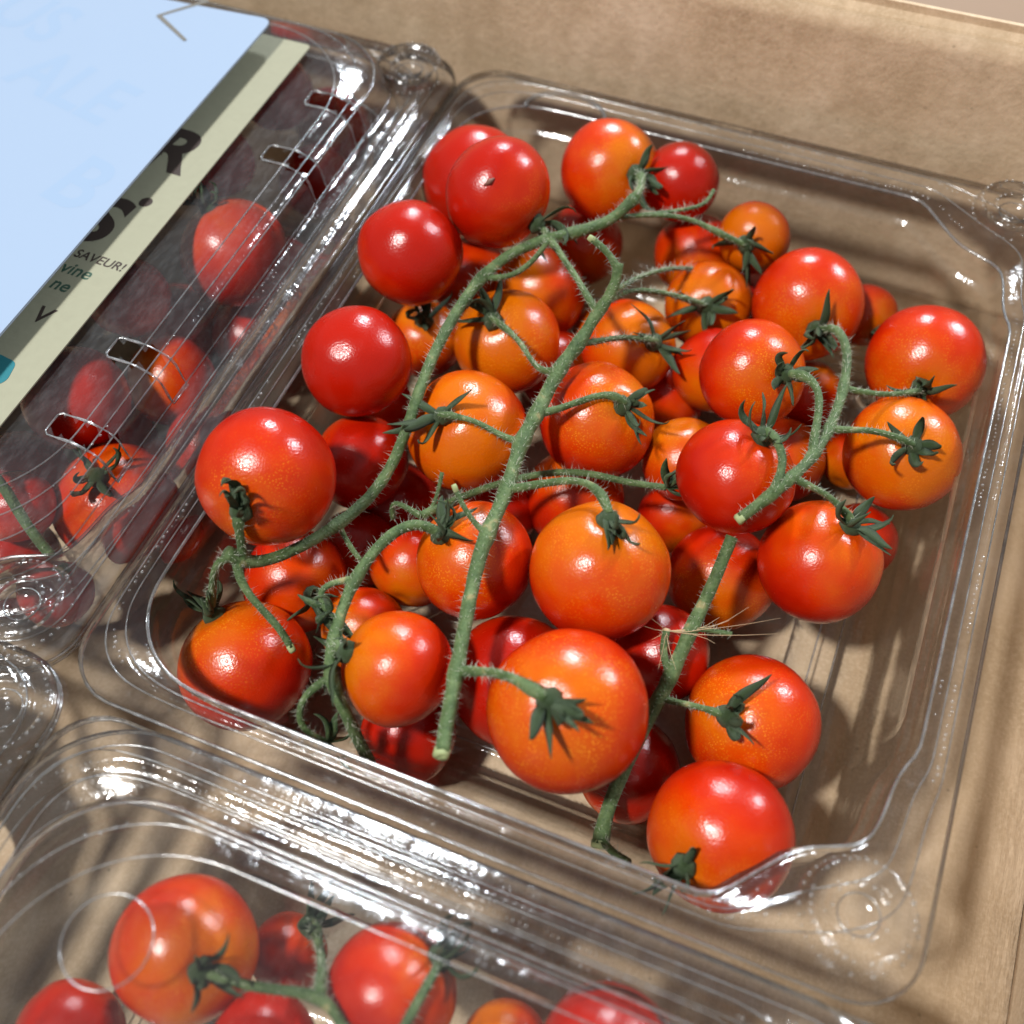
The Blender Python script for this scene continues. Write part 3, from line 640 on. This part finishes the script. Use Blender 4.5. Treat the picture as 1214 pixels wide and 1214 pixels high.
def make_tray(parent, buttons):
    fo = far_squash(OPEN, .945)
    ff = far_squash(FLOORR, 1.0)
    L = [z3(OUT, -.22), z3(OUT, -.06), z3(inset(OUT, .03), -.035), z3(inset(OUT, .07), -.015)]
    for t, z in ((.34, .05), (.40, .07), (.46, .12), (.53, .17), (.62, .17), (.69, .12), (.75, .085), (.86, .045), (.95, .01)):
        L.append(z3(lerp_ring(OUT, fo, t), z))
    L.append(z3(fo, -.02))
    for d, z in ((.03, -.1), (.05, -.3), (.06, -.52), (.10, -.58), (.17, -.61), (.22, -.68), (.24, -.8)):
        L.append(z3(inset(fo, d), z))
    w0 = inset(fo, .24)
    steps = 30
    for i in range(1, steps + 1):
        u = i / steps
        z = -.8 + u * (-3.5 + .8)
        r = lerp_ring(w0, ff, u ** 1.15)
        row = []
        for p in r:
            q = Vector(p)
            # moulded panels: each wall bulges out between its corner posts
            pv = ssm(.06, .11, u) * (1 - ssm(.84, .90, u))
            if abs(p.x) > 5.2:
                s = ssm(4.2, 4.0, abs(p.y)) if False else 1 - ssm(3.9, 4.15, abs(p.y))
                q.x += math.copysign(.14 * pv * s, p.x)
            if abs(p.y) > 5.6:
                s = 1 - ssm(3.3, 3.55, abs(p.x))
                q.y += math.copysign(.16 * pv * s, p.y)
            row.append(Vector((q.x, q.y, z)))
        L.append(row)
    for d, z in ((.05, -3.67), (.14, -3.79), (.28, -3.86), (.55, -3.86), (.62, -3.83), (.68, -3.76), (.74, -3.72), (.86, -3.70), (.98, -3.72), (1.04, -3.76), (1.1, -3.83), (1.22, -3.85), (1.6, -3.85), (1.66, -3.82), (1.72, -3.79), (1.78, -3.82), (1.84, -3.85)):
        L.append(z3(inset(ff, d), z))
    last = inset(ff, 1.84)
    for k in (.75, .5, .25):
        L.append([Vector((p.x * k, p.y * k, -3.85)) for p in last])
    V, F = loft(L)
    t = mesh_obj("tray", V, F, M['plastic'], parent)
    V, F = tube(z3(OUT, -.22), .028, 6, closed=True)
    mesh_obj("rim_edge", V, F, M['edge'], parent)
    V, F = tube(z3(inset(fo, .0), -.0), .03, 6, closed=True)
    mesh_obj("rim_edge", V, F, M['edge'], parent)
    for t, z in ((.43, .10), (.72, .11)):
        V, F = tube(z3(lerp_ring(OUT, fo, t), z), .014, 6, closed=True)
        mesh_obj("moulded_ridge", V, F, M['edge'], parent)
    for d, z in ((.64, -3.80), (1.06, -3.78)):
        V, F = tube(z3(inset(ff, d), z), .02, 6, closed=True)
        mesh_obj("moulded_ridge", V, F, M['edge'], parent)
    for x, y in buttons:
        make_button(x, y, .03, parent)
    rows = []
    for tt_, z, st in ((.575, .172, 2), (.86, .028, 3)):
        rg = lerp_ring(OUT, fo, tt_)
        dens = []
        n = len(rg)
        for i in range(n):
            a, b = rg[i], rg[(i + 1) % n]
            m = max(1, int((b - a).length / .085))
            for j in range(m):
                p = a.lerp(b, j / m)
                if noise.noise(Vector((p.x * .45, p.y * .45, tt_ * 9))) > .0 and random.random() < .8:
                    dens.append(((p.x + random.uniform(-.02, .02), p.y + random.uniform(-.02, .02), z), (0, 0, 1)))
        rows.append(dens)
    bead_rows(rows, .03, parent, M['edge'])
    return t

LIDP = [(0, -.1), (0, .03), (.05, .07), (.2, .07), (.27, .10), (.34, .19), (.42, .23), (.55, .23), (.62, .18), (.67, .10), (.72, .09), (.94, .175), (.98, .24), (1.02, .48), (1.05, .72), (1.12, .86), (1.2, .93), (1.3, .98), (1.4, 1.01), (1.46, 1.03), (1.52, 1.05), (1.6, 1.06), (1.75, 1.06), (1.83, 1.055), (1.9, 1.05), (2.0, 1.05)]
def lid_z(d):
    for (a, za), (b, zb) in zip(LIDP, LIDP[1:]):
        if a <= d <= b and b > a:
            return za + (zb - za) * (d - a) / (b - a)
    return 1.05
def lid_ring(d, cr=0.0):
    return rrect(7.0 - d, 8.72 - d, 1.0 + cr * max(0, 1 - d) + min(1.5, max(0, (d - .7)) * 2.2) - min(.0, d))

def make_lid(parent, vents, circles=(), corner=0.0, mat='lid'):
    ds = [d for d, z in LIDP] + [2.1, 2.2, 2.3, 2.5, 2.8, 3.2]
    L = [z3(lid_ring(d, corner), z) for d, z in LIDP] + [z3(lid_ring(d, corner), 1.05) for d in ds[len(LIDP):]]
    base = lid_ring(3.2)
    for k in (.8, .6, .4, .2):
        L.append([Vector((p.x * k, p.y * k, 1.05 + (1 - k) * .05)) for p in base])
    V, F = loft(L)
    n = len(L[0])
    if vents:      # real slots cut through the shoulder
        keep = []
        for f in F:
            c = sum((Vector(V[i]) for i in f), Vector()) / len(f)
            d = 7.0 - abs(c.x)
            hit = c.x > 0 and .95 < d < 2.15 and any(abs(c.y - vy) < .24 for vy in vents)
            if not hit:
                keep.append(f)
        F = keep
    lid = mesh_obj("lid", V, F, M[mat], parent)
    V, F = tube(z3(lid_ring(0, corner), -.1), .026, 6, closed=True)
    mesh_obj("lid_edge", V, F, M['edge'], lid)
    for d in (.3, .70, .98, 1.12, 1.3, 1.62):
        V, F = tube(z3(lid_ring(d, corner), lid_z(d) + .006), .016, 6, closed=True)
        mesh_obj("moulded_ridge", V, F, M['edge'], lid)
    rnd_v = random.Random(4)
    for vy in vents:
        pts = []
        for d in (.95, 1.0, 1.05, 1.12, 1.2, 1.4, 1.52, 1.6, 1.75, 1.9, 2.1):
            pts.append((7 - d, vy + .25, lid_z(d) + .02))
        pts.append((7 - 2.17, vy + .18, 1.07))
        pts.append((7 - 2.17, vy - .18, 1.07))
        for d in (2.1, 1.9, 1.75, 1.6, 1.52, 1.4, 1.2, 1.12, 1.05, 1.0, .95):
            pts.append((7 - d, vy - .25, lid_z(d) + .02))
        V, F = tube(pts, [.024 * rnd_v.uniform(.5, 1.3) for _ in pts], 7, closed=True)
        mesh_obj("vent_slot", V, F, M['edge'], lid)
    for x, y, r in circles:
        V, F = tube([(x + r * math.cos(a * math.pi / 24), y + r * math.sin(a * math.pi / 24), 1.08) for a in range(48)], .016, 6, closed=True)
        mesh_obj("embossed_ring", V, F, M['edge'], lid)
    rows = []
    for d, st in ((.48, .09), (.83, .1), (1.3, .12)):
        rg = lid_ring(d, corner)
        dens = []
        m_ = len(rg)
        for i in range(m_):
            a, b = rg[i], rg[(i + 1) % m_]
            m = max(1, int((b - a).length / st))
            for j in range(m):
                p = a.lerp(b, j / m)
                if noise.noise(Vector((p.x * .5 + 3, p.y * .5, d * 7))) > .1 and random.random() < .8:
                    dens.append(((p.x + random.uniform(-.03, .03), p.y + random.uniform(-.02, .02), lid_z(d)), (0, 0, 1)))
        rows.append(dens)
    bead_rows(rows, .03, lid, M['edge'])
    return lid

G_P = 'clear plastic clamshell punnets in the box'
p_main = empty("plastic_punnet", (0, 0, 0))
tag(p_main, 'open clear plastic punnet in the middle, heaped with tomatoes on the vine', 'punnet', G_P)
make_tray(p_main, [(5.95, -7.62), (5.85, 7.75)])
p_left = empty("plastic_punnet", (-14.06, -.15, 0))
tag(p_left, 'closed clear plastic punnet at the left under a cream label and a blue card', 'punnet', G_P)
make_tray(p_left, [])
make_lid(p_left, [-4.72, -2.8, 3.05, 5.0], mat='veiled_lid')
make_button(5.95, -7.7, .1, p_left)
make_button(5.95, 7.7, .1, p_left)
p_front = empty("plastic_punnet", (.5, -17.62, .0))
tag(p_front, 'closed clear plastic punnet nearest the camera, cut off by the bottom edge', 'punnet', G_P)
make_tray(p_front, [])
make_lid(p_front, [], circles=[(-3.9, 5.65, .62)], corner=.9)
make_button(5.95, 7.7, .1, p_front)
p_side = empty("plastic_punnet", (-13.6, -17.2, .0))
tag(p_side, 'closed clear plastic punnet showing only its ringed corner at the lower left', 'punnet', G_P)
make_tray(p_side, [])
make_lid(p_side, [])
make_button(6.3, 7.65, .1, p_side, R=.9)
# a loop moulded into the far flange of the open punnet
V, F = tube([(-4.2 + .95 * math.cos(a), 7.62 + .62 * math.sin(a), .07) for a in (math.pi * (i / 20 * 1.15 - .08) for i in range(21))], .05, 8)
mesh_obj("moulded_loop", V, F, M['edge'], p_main)

# ------------------------------------------------------------------ tomatoes
def tomato_mesh(seed):
    rnd = random.Random(seed)
    off = Vector((rnd.uniform(0, 50), rnd.uniform(0, 50), rnd.uniform(0, 50)))
    ns, nr = 44, 30
    lob = rnd.choice((3, 4, 5))
    ph = rnd.uniform(0, 6)
    fl = rnd.uniform(.92, 1.0)
    V, F = [], []
    def pt(th, ph_):
        d = Vector((math.sin(th) * math.cos(ph_), math.sin(th) * math.sin(ph_), math.cos(th)))
        r = 1 + (.034 * noise.noise(d * 1.1 + off) + .010 * noise.noise(d * 2.7 + off))
        r += .010 * math.cos(lob * ph_ + ph) * math.sin(th) ** 2 * max(0, math.cos(th))
        p = d * r
        p.z *= fl
        k = math.exp(-(th / .20) ** 2)
        p.z -= .075 * k
        k2 = math.exp(-((math.pi - th) / .10) ** 2)
        p.z += .02 * k2
        return p
    V.append(pt(0.0, 0))
    for i in range(1, nr):
        th = math.pi * (i / nr)
        for j in range(ns):
            V.append(pt(th, 2 * math.pi * j / ns))
    V.append(pt(math.pi, 0))
    for j in range(ns):
        k = (j + 1) % ns
        F.append((0, 1 + j, 1 + k))
        for i in range(nr - 2):
            a = 1 + i * ns
            F.append((a + j, a + ns + j, a + ns + k, a + k))
        F.append((1 + (nr - 2) * ns + j, len(V) - 1, 1 + (nr - 2) * ns + k))
    me = bpy.data.meshes.new("cherry_tomato")
    me.from_pydata([tuple(v) for v in V], [], F)
    me.materials.append(M['tomato'])
    me.polygons.foreach_set("use_smooth", [True] * len(me.polygons))
    return me

TM = [tomato_mesh(100 + i) for i in range(10)]

def sepal(parent, hub, ax, side, Rv, rnd, style, name="sepal"):
    """one pointed leaf of the calyx: a folded, tapering strip that curls; world centimetres"""
    Ln = rnd.uniform(.55, 1.0) * (.85 + .12 * Rv)
    Wd = rnd.uniform(.06, .125)
    n = 9
    if style == 'open':
        a0, curl = rnd.uniform(1.15, 1.5), rnd.uniform(-.35, -1.5)
    elif style == 'bundle':
        a0, curl = rnd.uniform(1.15, 1.65), rnd.uniform(-1.9, .5)
        Ln *= 1.12
    elif style == 'flat':
        a0, curl = rnd.uniform(1.2, 1.6), rnd.uniform(-2.8, -1.2)
    elif style == 'closed':
        a0, curl = rnd.uniform(.35, .7), rnd.uniform(-.5, .6)
    else:
        a0, curl = rnd.uniform(.55, 1.5), rnd.uniform(-2.6, .4)
    tw = rnd.uniform(-1.5, 1.5) if style == 'bundle' else rnd.uniform(-2.0, 2.0)
    wav = rnd.uniform(-.5, .5)
    bi = ax.cross(side).normalized()
    p = Vector(hub)
    ang = a0
    V = []
    ds = Ln / n
    for i in range(n + 1):
        u = i / n
        ang = a0 + curl * u * u * 1.25 + (.35 * math.sin(u * 5 + wav * 9) if style != 'open' else .15 * math.sin(u * 6))
        d = ax * math.cos(ang) + side * math.sin(ang) + bi * (wav * math.sin(u * 2.6))
        d.normalize()
        if i:
            p = p + d * ds
        wv = Wd * (math.sin(min(1, u * 1.5 + .22) * math.pi * .5) * (1 - u ** 1.6) ** .8) + .008
        nn = (d.cross(bi)).normalized()
        bb = nn.cross(d).normalized()
        q = Matrix.Rotation(tw * u, 3, d)
        bb = q @ bb
        nn = q @ nn
        th = .022 * (1 - u * .7)
        fold = .45 * wv
        V += [p + bb * wv + nn * fold, p + nn * th, p - bb * wv + nn * fold, p - nn * th]
    F = []
    for i in range(n):
        a, b = i * 4, (i + 1) * 4
        for j in range(4):
            k = (j + 1) % 4
            F.append((a + j, a + k, b + k, b + j))
    F.append((3, 2, 1, 0))
    F.append(tuple(n * 4 + j for j in range(4)))
    return V, F

def local_obj(name, V, F, mat, parent, inv):
    """geometry given in world centimetres, stored in the parent's frame"""
    me = bpy.data.meshes.new(name)
    me.from_pydata([tuple(inv @ (Vector(v) * U)) for v in V], [], F)
    me.materials.append(mat)
    me.polygons.foreach_set("use_smooth", [True] * len(me.polygons))
    o = bpy.data.objects.new(name, me)
    COL.objects.link(o)
    o.parent = parent
    return o

STY = dict(B='closed', Z='mixed', W='mixed', N='open', I='mixed', LA='open', AC='flat', V='flat', Y='flat', BD='flat', AB='flat', AD='mixed', L='open', O='open', Q='open', AE='closed', E='mixed')
G_T = dict(M='ripe and half ripe tomatoes in the open punnet', B='tomatoes under the lid of the front punnet', L='tomatoes under the lid of the left punnet')
ARR = {}
for _v in VINES:
    ARR_main = _v[1]
    for _b in _v[3]:
        if _b[3]:
            _p = _b[0]
            ARR[_b[3]] = (Vector(_p[-1]) - Vector(_p[-4 if len(_p) > 4 else 0]))
ARR['AA'] = Vector(VINES[2][1][0]) - Vector(VINES[2][1][4])
ARR['K'] = Vector(VINES[3][1][-1]) - Vector(VINES[3][1][-4])
for idx, (key, c, Rv, ax, has, ripe, lab) in enumerate(TOMATOES):
    rnd = random.Random(idx * 7 + 3)
    o = bpy.data.objects.new("cherry_tomato", TM[idx % len(TM)])
    COL.objects.link(o)
    ax = Vector(ax).normalized()
    rot = Vector((0, 0, 1)).rotation_difference(ax).to_matrix() @ Matrix.Rotation(rnd.uniform(0, 6.28), 3, 'Z')
    mw = rot.to_4x4() @ Matrix.Scale(Rv * U, 4)
    mw.translation = Vector(c) * U
    o.matrix_world = mw
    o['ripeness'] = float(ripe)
    tag(o, lab, 'tomato', G_T['B' if len(key) == 2 and key[0] == 'B' else 'L' if len(key) == 2 and key[0] == 'L' else 'M'])
    inv = mw.inverted()
    if has:
        hub = Vector(c) + ax * (Rv * .93 + .03)
        V, F = tube([hub - ax * .10, hub + ax * .02, hub + ax * .09, hub + ax * .15], [.20, .20, .15, .085], 10, wob=.3)
        cal = local_obj("calyx", V, F, M['sepal'], o, inv)
        ns = rnd.choice((6, 7, 7, 8))
        s0 = ax.orthogonal().normalized()
        st = STY.get(key, rnd.choice(('mixed', 'mixed', 'mixed', 'mixed', 'closed')))
        a = rnd.uniform(0, 6)
        lead = None
        if key in ARR and st not in ('open', 'closed'):
            lead = ARR[key] - ax * ARR[key].dot(ax)
            lead = lead.normalized() if lead.length > .02 else None
        for j in range(ns):
            side = Matrix.Rotation(a + 2 * math.pi * j / ns + rnd.uniform(-.3, .3), 3, ax) @ s0
            if lead and rnd.random() < .75:      # the wilted sepals lie in a bundle, pointing on from the stalk
                side = Matrix.Rotation(rnd.uniform(-1.15, 1.15), 3, ax) @ lead
            V, F = sepal(cal, hub + side * .09 + ax * .03, ax, side, Rv, rnd, 'bundle' if lead and rnd.random() < .8 else st if rnd.random() < .8 else 'mixed')
            local_obj("sepal", V, F, M['sepal'], cal, inv)
    if key == 'E':
        pc = Vector(c)
        d = Vector((.12, -.62, .77)).normalized()
        t = d.orthogonal().normalized()
        V, F = tube([pc + (d + t * k * .1).normalized() * (Rv * 1.0 + .015 * (1 - abs(k))) for k in (-1.1, -.5, 0, .5, 1.1)], [.01, .035, .06, .04, .01], 7, wob=.6)
        local_obj("scar", V, F, M['scar'], o, inv)

# ------------------------------------------------------------------ vines
VL = dict(v1='thick straight green vine stem running down the middle of the heap', v2='long curved green vine stem arching along the left side of the heap',
          v3='short hooked green vine stem at the near left with a curled lower branch', v4='hooked green vine stem at the right with a pale cut end',
          v5='thick green vine stem low at the near right with a small dried flower', v6='thin green stem lying behind the main stem between tomatoes',
          vb='green vine stem with side stalks in the front punnet at the left', vb2='short green stalk on the middle tomato of the front punnet',
          vl='hazy green vine stem under the left lid at the photo edge')
VP = {}
def dense(P, k=3):
    P = [Vector(p) for p in P]
    out = []
    Q = [P[0] * 2 - P[1]] + P + [P[-1] * 2 - P[-2]]
    for i in range(1, len(Q) - 2):
        a, b, c_, d = Q[i - 1:i + 3]
        for t in (j / k for j in range(k)):
            out.append(.5 * ((2 * b) + (c_ - a) * t + (2 * a - 5 * b + 4 * c_ - d) * t * t + (3 * b - a - 3 * c_ + d) * t ** 3))
    out.append(P[-1])
    return out

def hairs_on(P, rad, rnd, HV, HF, per_cm=85):
    for i in range(len(P) - 1):
        seg = (P[i + 1] - P[i])
        m = seg.length * per_cm
        m = int(m) + (rnd.random() < m % 1)
        t = seg.normalized()
        o1 = t.orthogonal().normalized()
        r = rad[i] if isinstance(rad, list) else rad
        for _ in range(m):
            p = P[i].lerp(P[i + 1], rnd.random())
            a = rnd.uniform(0, 6.283)
            d = Matrix.Rotation(a, 3, t) @ o1
            d = (d + t * rnd.uniform(-.5, .5)).normalized()
            s = t.cross(d).normalized()
            ln = rnd.choice((.06, .07, .09, .11, .16)) * rnd.uniform(.7, 1.2)
            wd = .0058
            b = len(HV)
            q = p + d * (r * .9)
            HV += [q + s * wd, q - s * wd, q + t * wd, q + d * (ln + r * .1) + t * rnd.uniform(-.02, .02)]
            HF += [(b, b + 1, b + 3), (b + 1, b + 2, b + 3), (b + 2, b, b + 3)]

for vi, (name, main, rr, brs) in enumerate(VINES):
    rnd = random.Random(vi + 50)
    root = empty("tomato_vine", main[len(main) // 2])
    VP[name] = root
    tag(root, VL[name], 'stem', 'green tomato stems')
    org = Matrix.Translation(Vector(main[len(main) // 2]) * U).inverted()
    HV, HF = [], []
    P = dense(smooth_pts(main, 2))
    N = len(P)
    nodes = [Vector(b[0][0]) for b in brs]
    thin0 = .62 if name == 'v1' else 1.0
    rad = []
    for i, p in enumerate(P):
        r = (rr[0] + (rr[1] - rr[0]) * i / (N - 1)) * .80
        r *= thin0 + (1 - thin0) * ssm(0, .28, i / (N - 1))
        near = min([(p - q).length for q in nodes] + [9])
        r *= 1 + .22 * math.exp(-(near / .22) ** 2)
        rad.append(r * (1 + .06 * noise.noise(p * 1.7)))
    V, F = tube(P, rad, 12, wob=.10)
    local_obj("stem", V, F, M['stem'], root, org)
    hairs_on(P, rad, rnd, HV, HF)
    ends = []
    if name in ('v1', 'v4', 'v5'):
        e, pe, re_ = (P[0], P[1], rad[0]) if name == 'v4' else (P[-1], P[-2], rad[-1])
        ends.append((e, (e - pe).normalized(), re_))
    for bp, r, cut, cal in brs:
        B = dense(smooth_pts(bp, 2))
        n = len(B)
        rb = []
        for i in range(n):
            u = i / (n - 1)
            q = r * (1.05 - .28 * min(1, u * 3))
            if cal:
                q *= 1 + .45 * math.exp(-((u - .86) / .10) ** 2)      # the knuckle and the swelling below the calyx
            q *= 1 + .08 * noise.noise(B[i] * 2.3)
            rb.append(q)
        V, F = tube(B, rb, 10, wob=.12)
        local_obj("stalk", V, F, M['stem'], root, org)
        hairs_on(B, rb, rnd, HV, HF)
        if cut:
            ends.append((B[-1], (B[-1] - B[-2]).normalized(), rb[-1]))
    for e, d, r in ends:
        V, F = tube([e - d * .05, e + d * .05, e + d * .09, e + d * .06, e + d * .05], [r * 1.08, r * 1.05, r * .85, r * .5, r * .1], 10, wob=.35)
        local_obj("cut_end", V, F, M['cut'], root, org)
    h = local_obj("stem_hair", HV, HF, M['hair'], root, org)
    h['kind'] = 'stuff'
    if name == 'v3':
        # loose curled sepals left on the bare branch ends
        for (pt, n_, ax) in ((Vector(brs[0][0][-1]), 4, Vector((.2, -.3, .8))), (Vector(brs[2][0][-1]), 4, Vector((.5, .7, .6)))):
            ax = ax.normalized()
            s0 = ax.orthogonal().normalized()
            for j in range(n_):
                side = Matrix.Rotation(j * 6.28 / n_ + .4, 3, ax) @ s0
                V, F = sepal(root, pt, ax, side, 1.1, rnd, 'mixed')
                local_obj("sepal", V, F, M['sepal'], root, org)

    if name == 'v6':
        ax = Vector((.5, .1, .8)).normalized()
        s0 = ax.orthogonal().normalized()
        for j in range(6):
            side = Matrix.Rotation(j * 6.28 / 6, 3, ax) @ s0
            V, F = sepal(root, P[-1], ax, side, 1.1, rnd, 'mixed')
            local_obj("sepal", V, F, M['sepal'], root, org)

# small dried flower with thread-like hairs on the low front stem
fl = Vector(DRY)
fr_ = empty("dried_flower", fl)
tag(fr_, 'tiny dried flower with straw-coloured threads on the low front stem', 'flower')
rnd = random.Random(5)
FI = Matrix.Translation(fl * U).inverted()
V, F = tube([fl + Vector((0, 0, -.05)), fl, fl + Vector((0, 0, .06))], [.05, .07, .03], 8, wob=.5)
local_obj("flower_base", V, F, M['straw'], fr_, FI)
THV, THF = [], []
for i in range(13):
    right = i < 6
    d = Vector((rnd.uniform(.8, 1), rnd.uniform(-.05, .35), rnd.uniform(-.1, .25))) if right else Vector((rnd.uniform(-1, .6), rnd.uniform(-1, .4), rnd.uniform(-.1, .6)))
    d.normalize()
    ln = rnd.uniform(.8, 1.6) if right else rnd.uniform(.25, .9)
    b = Vector((rnd.uniform(-.3, .3), rnd.uniform(-.3, .3), rnd.uniform(-.1, .3)))
    tube([fl + d * ln * t + b * t * t * ln * 1.3 for t in (0, .25, .5, .75, 1)], [.007, .006, .005, .004, .002], 5, V=THV, F=THF)
th = local_obj("thread", THV, THF, M['straw'], fr_, FI)
th['kind'] = 'stuff'

# ------------------------------------------------------------------ label and price card on the left punnet
def poly_slab(name, pts, th, mat, parent=None):
    V = [Vector(p) for p in pts] + [Vector(p) + Vector((0, 0, th)) for p in pts]
    n = len(pts)
    F = [tuple(reversed(range(n))), tuple(range(n, 2 * n))] + [(i, (i + 1) % n, n + (i + 1) % n, n + i) for i in range(n)]
    return mesh_obj(name, V, F, mat, parent, smooth=False)

def round_quad(c, r, n=6):
    out = []
    for i in range(4):
        p, a, b = Vector(c[i]), Vector(c[i - 1]), Vector(c[(i + 1) % 4])
        u, v = (a - p).normalized(), (b - p).normalized()
        for k in range(n + 1):
            t = k / n
            out.append((1 - t) ** 2 * (p + u * r) + 2 * t * (1 - t) * p + t * t * (p + v * r))
    return out

def text_mesh(name, s, pos, xdir, up, size, mat, parent, bold=0.0, shear=0.0):
    cu = bpy.data.curves.new(name, 'FONT')
    cu.body = s
    cu.size = size * U
    cu.offset = bold * U
    cu.shear = shear
    tmp = bpy.data.objects.new(name, cu)
    COL.objects.link(tmp)
    bpy.context.view_layer.update()
    me = bpy.data.meshes.new_from_object(tmp.evaluated_get(bpy.context.evaluated_depsgraph_get()))
    bpy.data.objects.remove(tmp)
    me.materials.clear()
    me.materials.append(mat)
    x = Vector(xdir).normalized()
    z = x.cross(Vector(up)).normalized()
    y = z.cross(x)
    m = Matrix((x, y, z)).transposed().to_4x4()
    m.translation = Vector(pos) * U
    me.transform(m)
    o = bpy.data.objects.new(name, me)
    COL.objects.link(o)
    o.parent = parent
    return o

LZ = 1.19
lab = poly_slab("paper_label", round_quad([(-17.2, -6.2, LZ), (-9.92, -6.2, LZ), (-9.92, 6.35, LZ), (-17.2, 6.35, LZ)], .12), .03, M['label'])
tag(lab, 'cream paper label with dark printing lying on the left punnet lid', 'label')
zt = LZ + .034
for s, p, size, mt, bold in (("R", PXL['R'], 1.75, 'ink', .06), ("S", PXL['S'], 1.75, 'ink', .06), (".", PXL['dot'], 1.75, 'ink', .03), ("SAVEUR!", PXL['saveur'], .30, 'ink', .004), ("on the vine", PXL['vine'], .42, 'green_ink', .006), ("grown ne", PXL['ne'], .42, 'green_ink', .006), ("V", PXL['v'], .55, 'ink', .01)):
    o = text_mesh("lettering", s, (p[0], p[1], zt), (1, -.03, 0), (.03, 1, 0), size, M[mt], lab, bold, 0.12)
    if s in ("on the vine", "grown ne"):   # lines end at the same place as in the photo: shift left by their own width
        xs = [v.co.x for v in o.data.vertices]
        sh_ = p[0] * U - max(xs)
        for v in o.data.vertices:
            v.co.x += sh_
tq = poly_slab("teal_print", round_quad([(p[0], p[1], zt) for p in PXL['teal']], .12), .003, M['teal'], lab)

cz = lambda x: 1.72 + (x + 10.5) * .05      # the card leans: its right edge is raised above the label
cq = [(-19.5, -5.3), (CARDX, -5.3), (CARDX, CARDY), (-19.5, CARDY)]
card = poly_slab("price_card", round_quad([(x, y, cz(x)) for x, y in cq], .28), .05, M['sign'])
tag(card, 'pale blue plastic price card with rounded corner lying over the cream label', 'card')
def on_card(p, dz=.056):
    return Vector((p[0], p[1], cz(p[0]) + dz))
V, F = [], []
mk = [on_card(p) for p in PXC['mark']]
for a, b in zip(mk, mk[1:]):
    d = (b - a).normalized()
    s = d.cross(Vector((0, 0, 1))).normalized()
    i = len(V)
    V += [a + s * .055 - d * .03, a - s * .055 - d * .03, b - s * .04 + d * .03, b + s * .04 + d * .03]
    V[i:] = [v + Vector((0, 0, .002 * (i // 4))) for v in V[i:]]
    F.append((i, i + 1, i + 2, i + 3))
mesh_obj("pen_mark", V, F, M['pen'], card, smooth=False)
for s, p, size in PXC['text']:
    q = on_card(p, .0512)
    text_mesh("lettering", s, q, (1, -.25, .05), (.25, 1, .0125), size, M['sign_print'], card, .04)
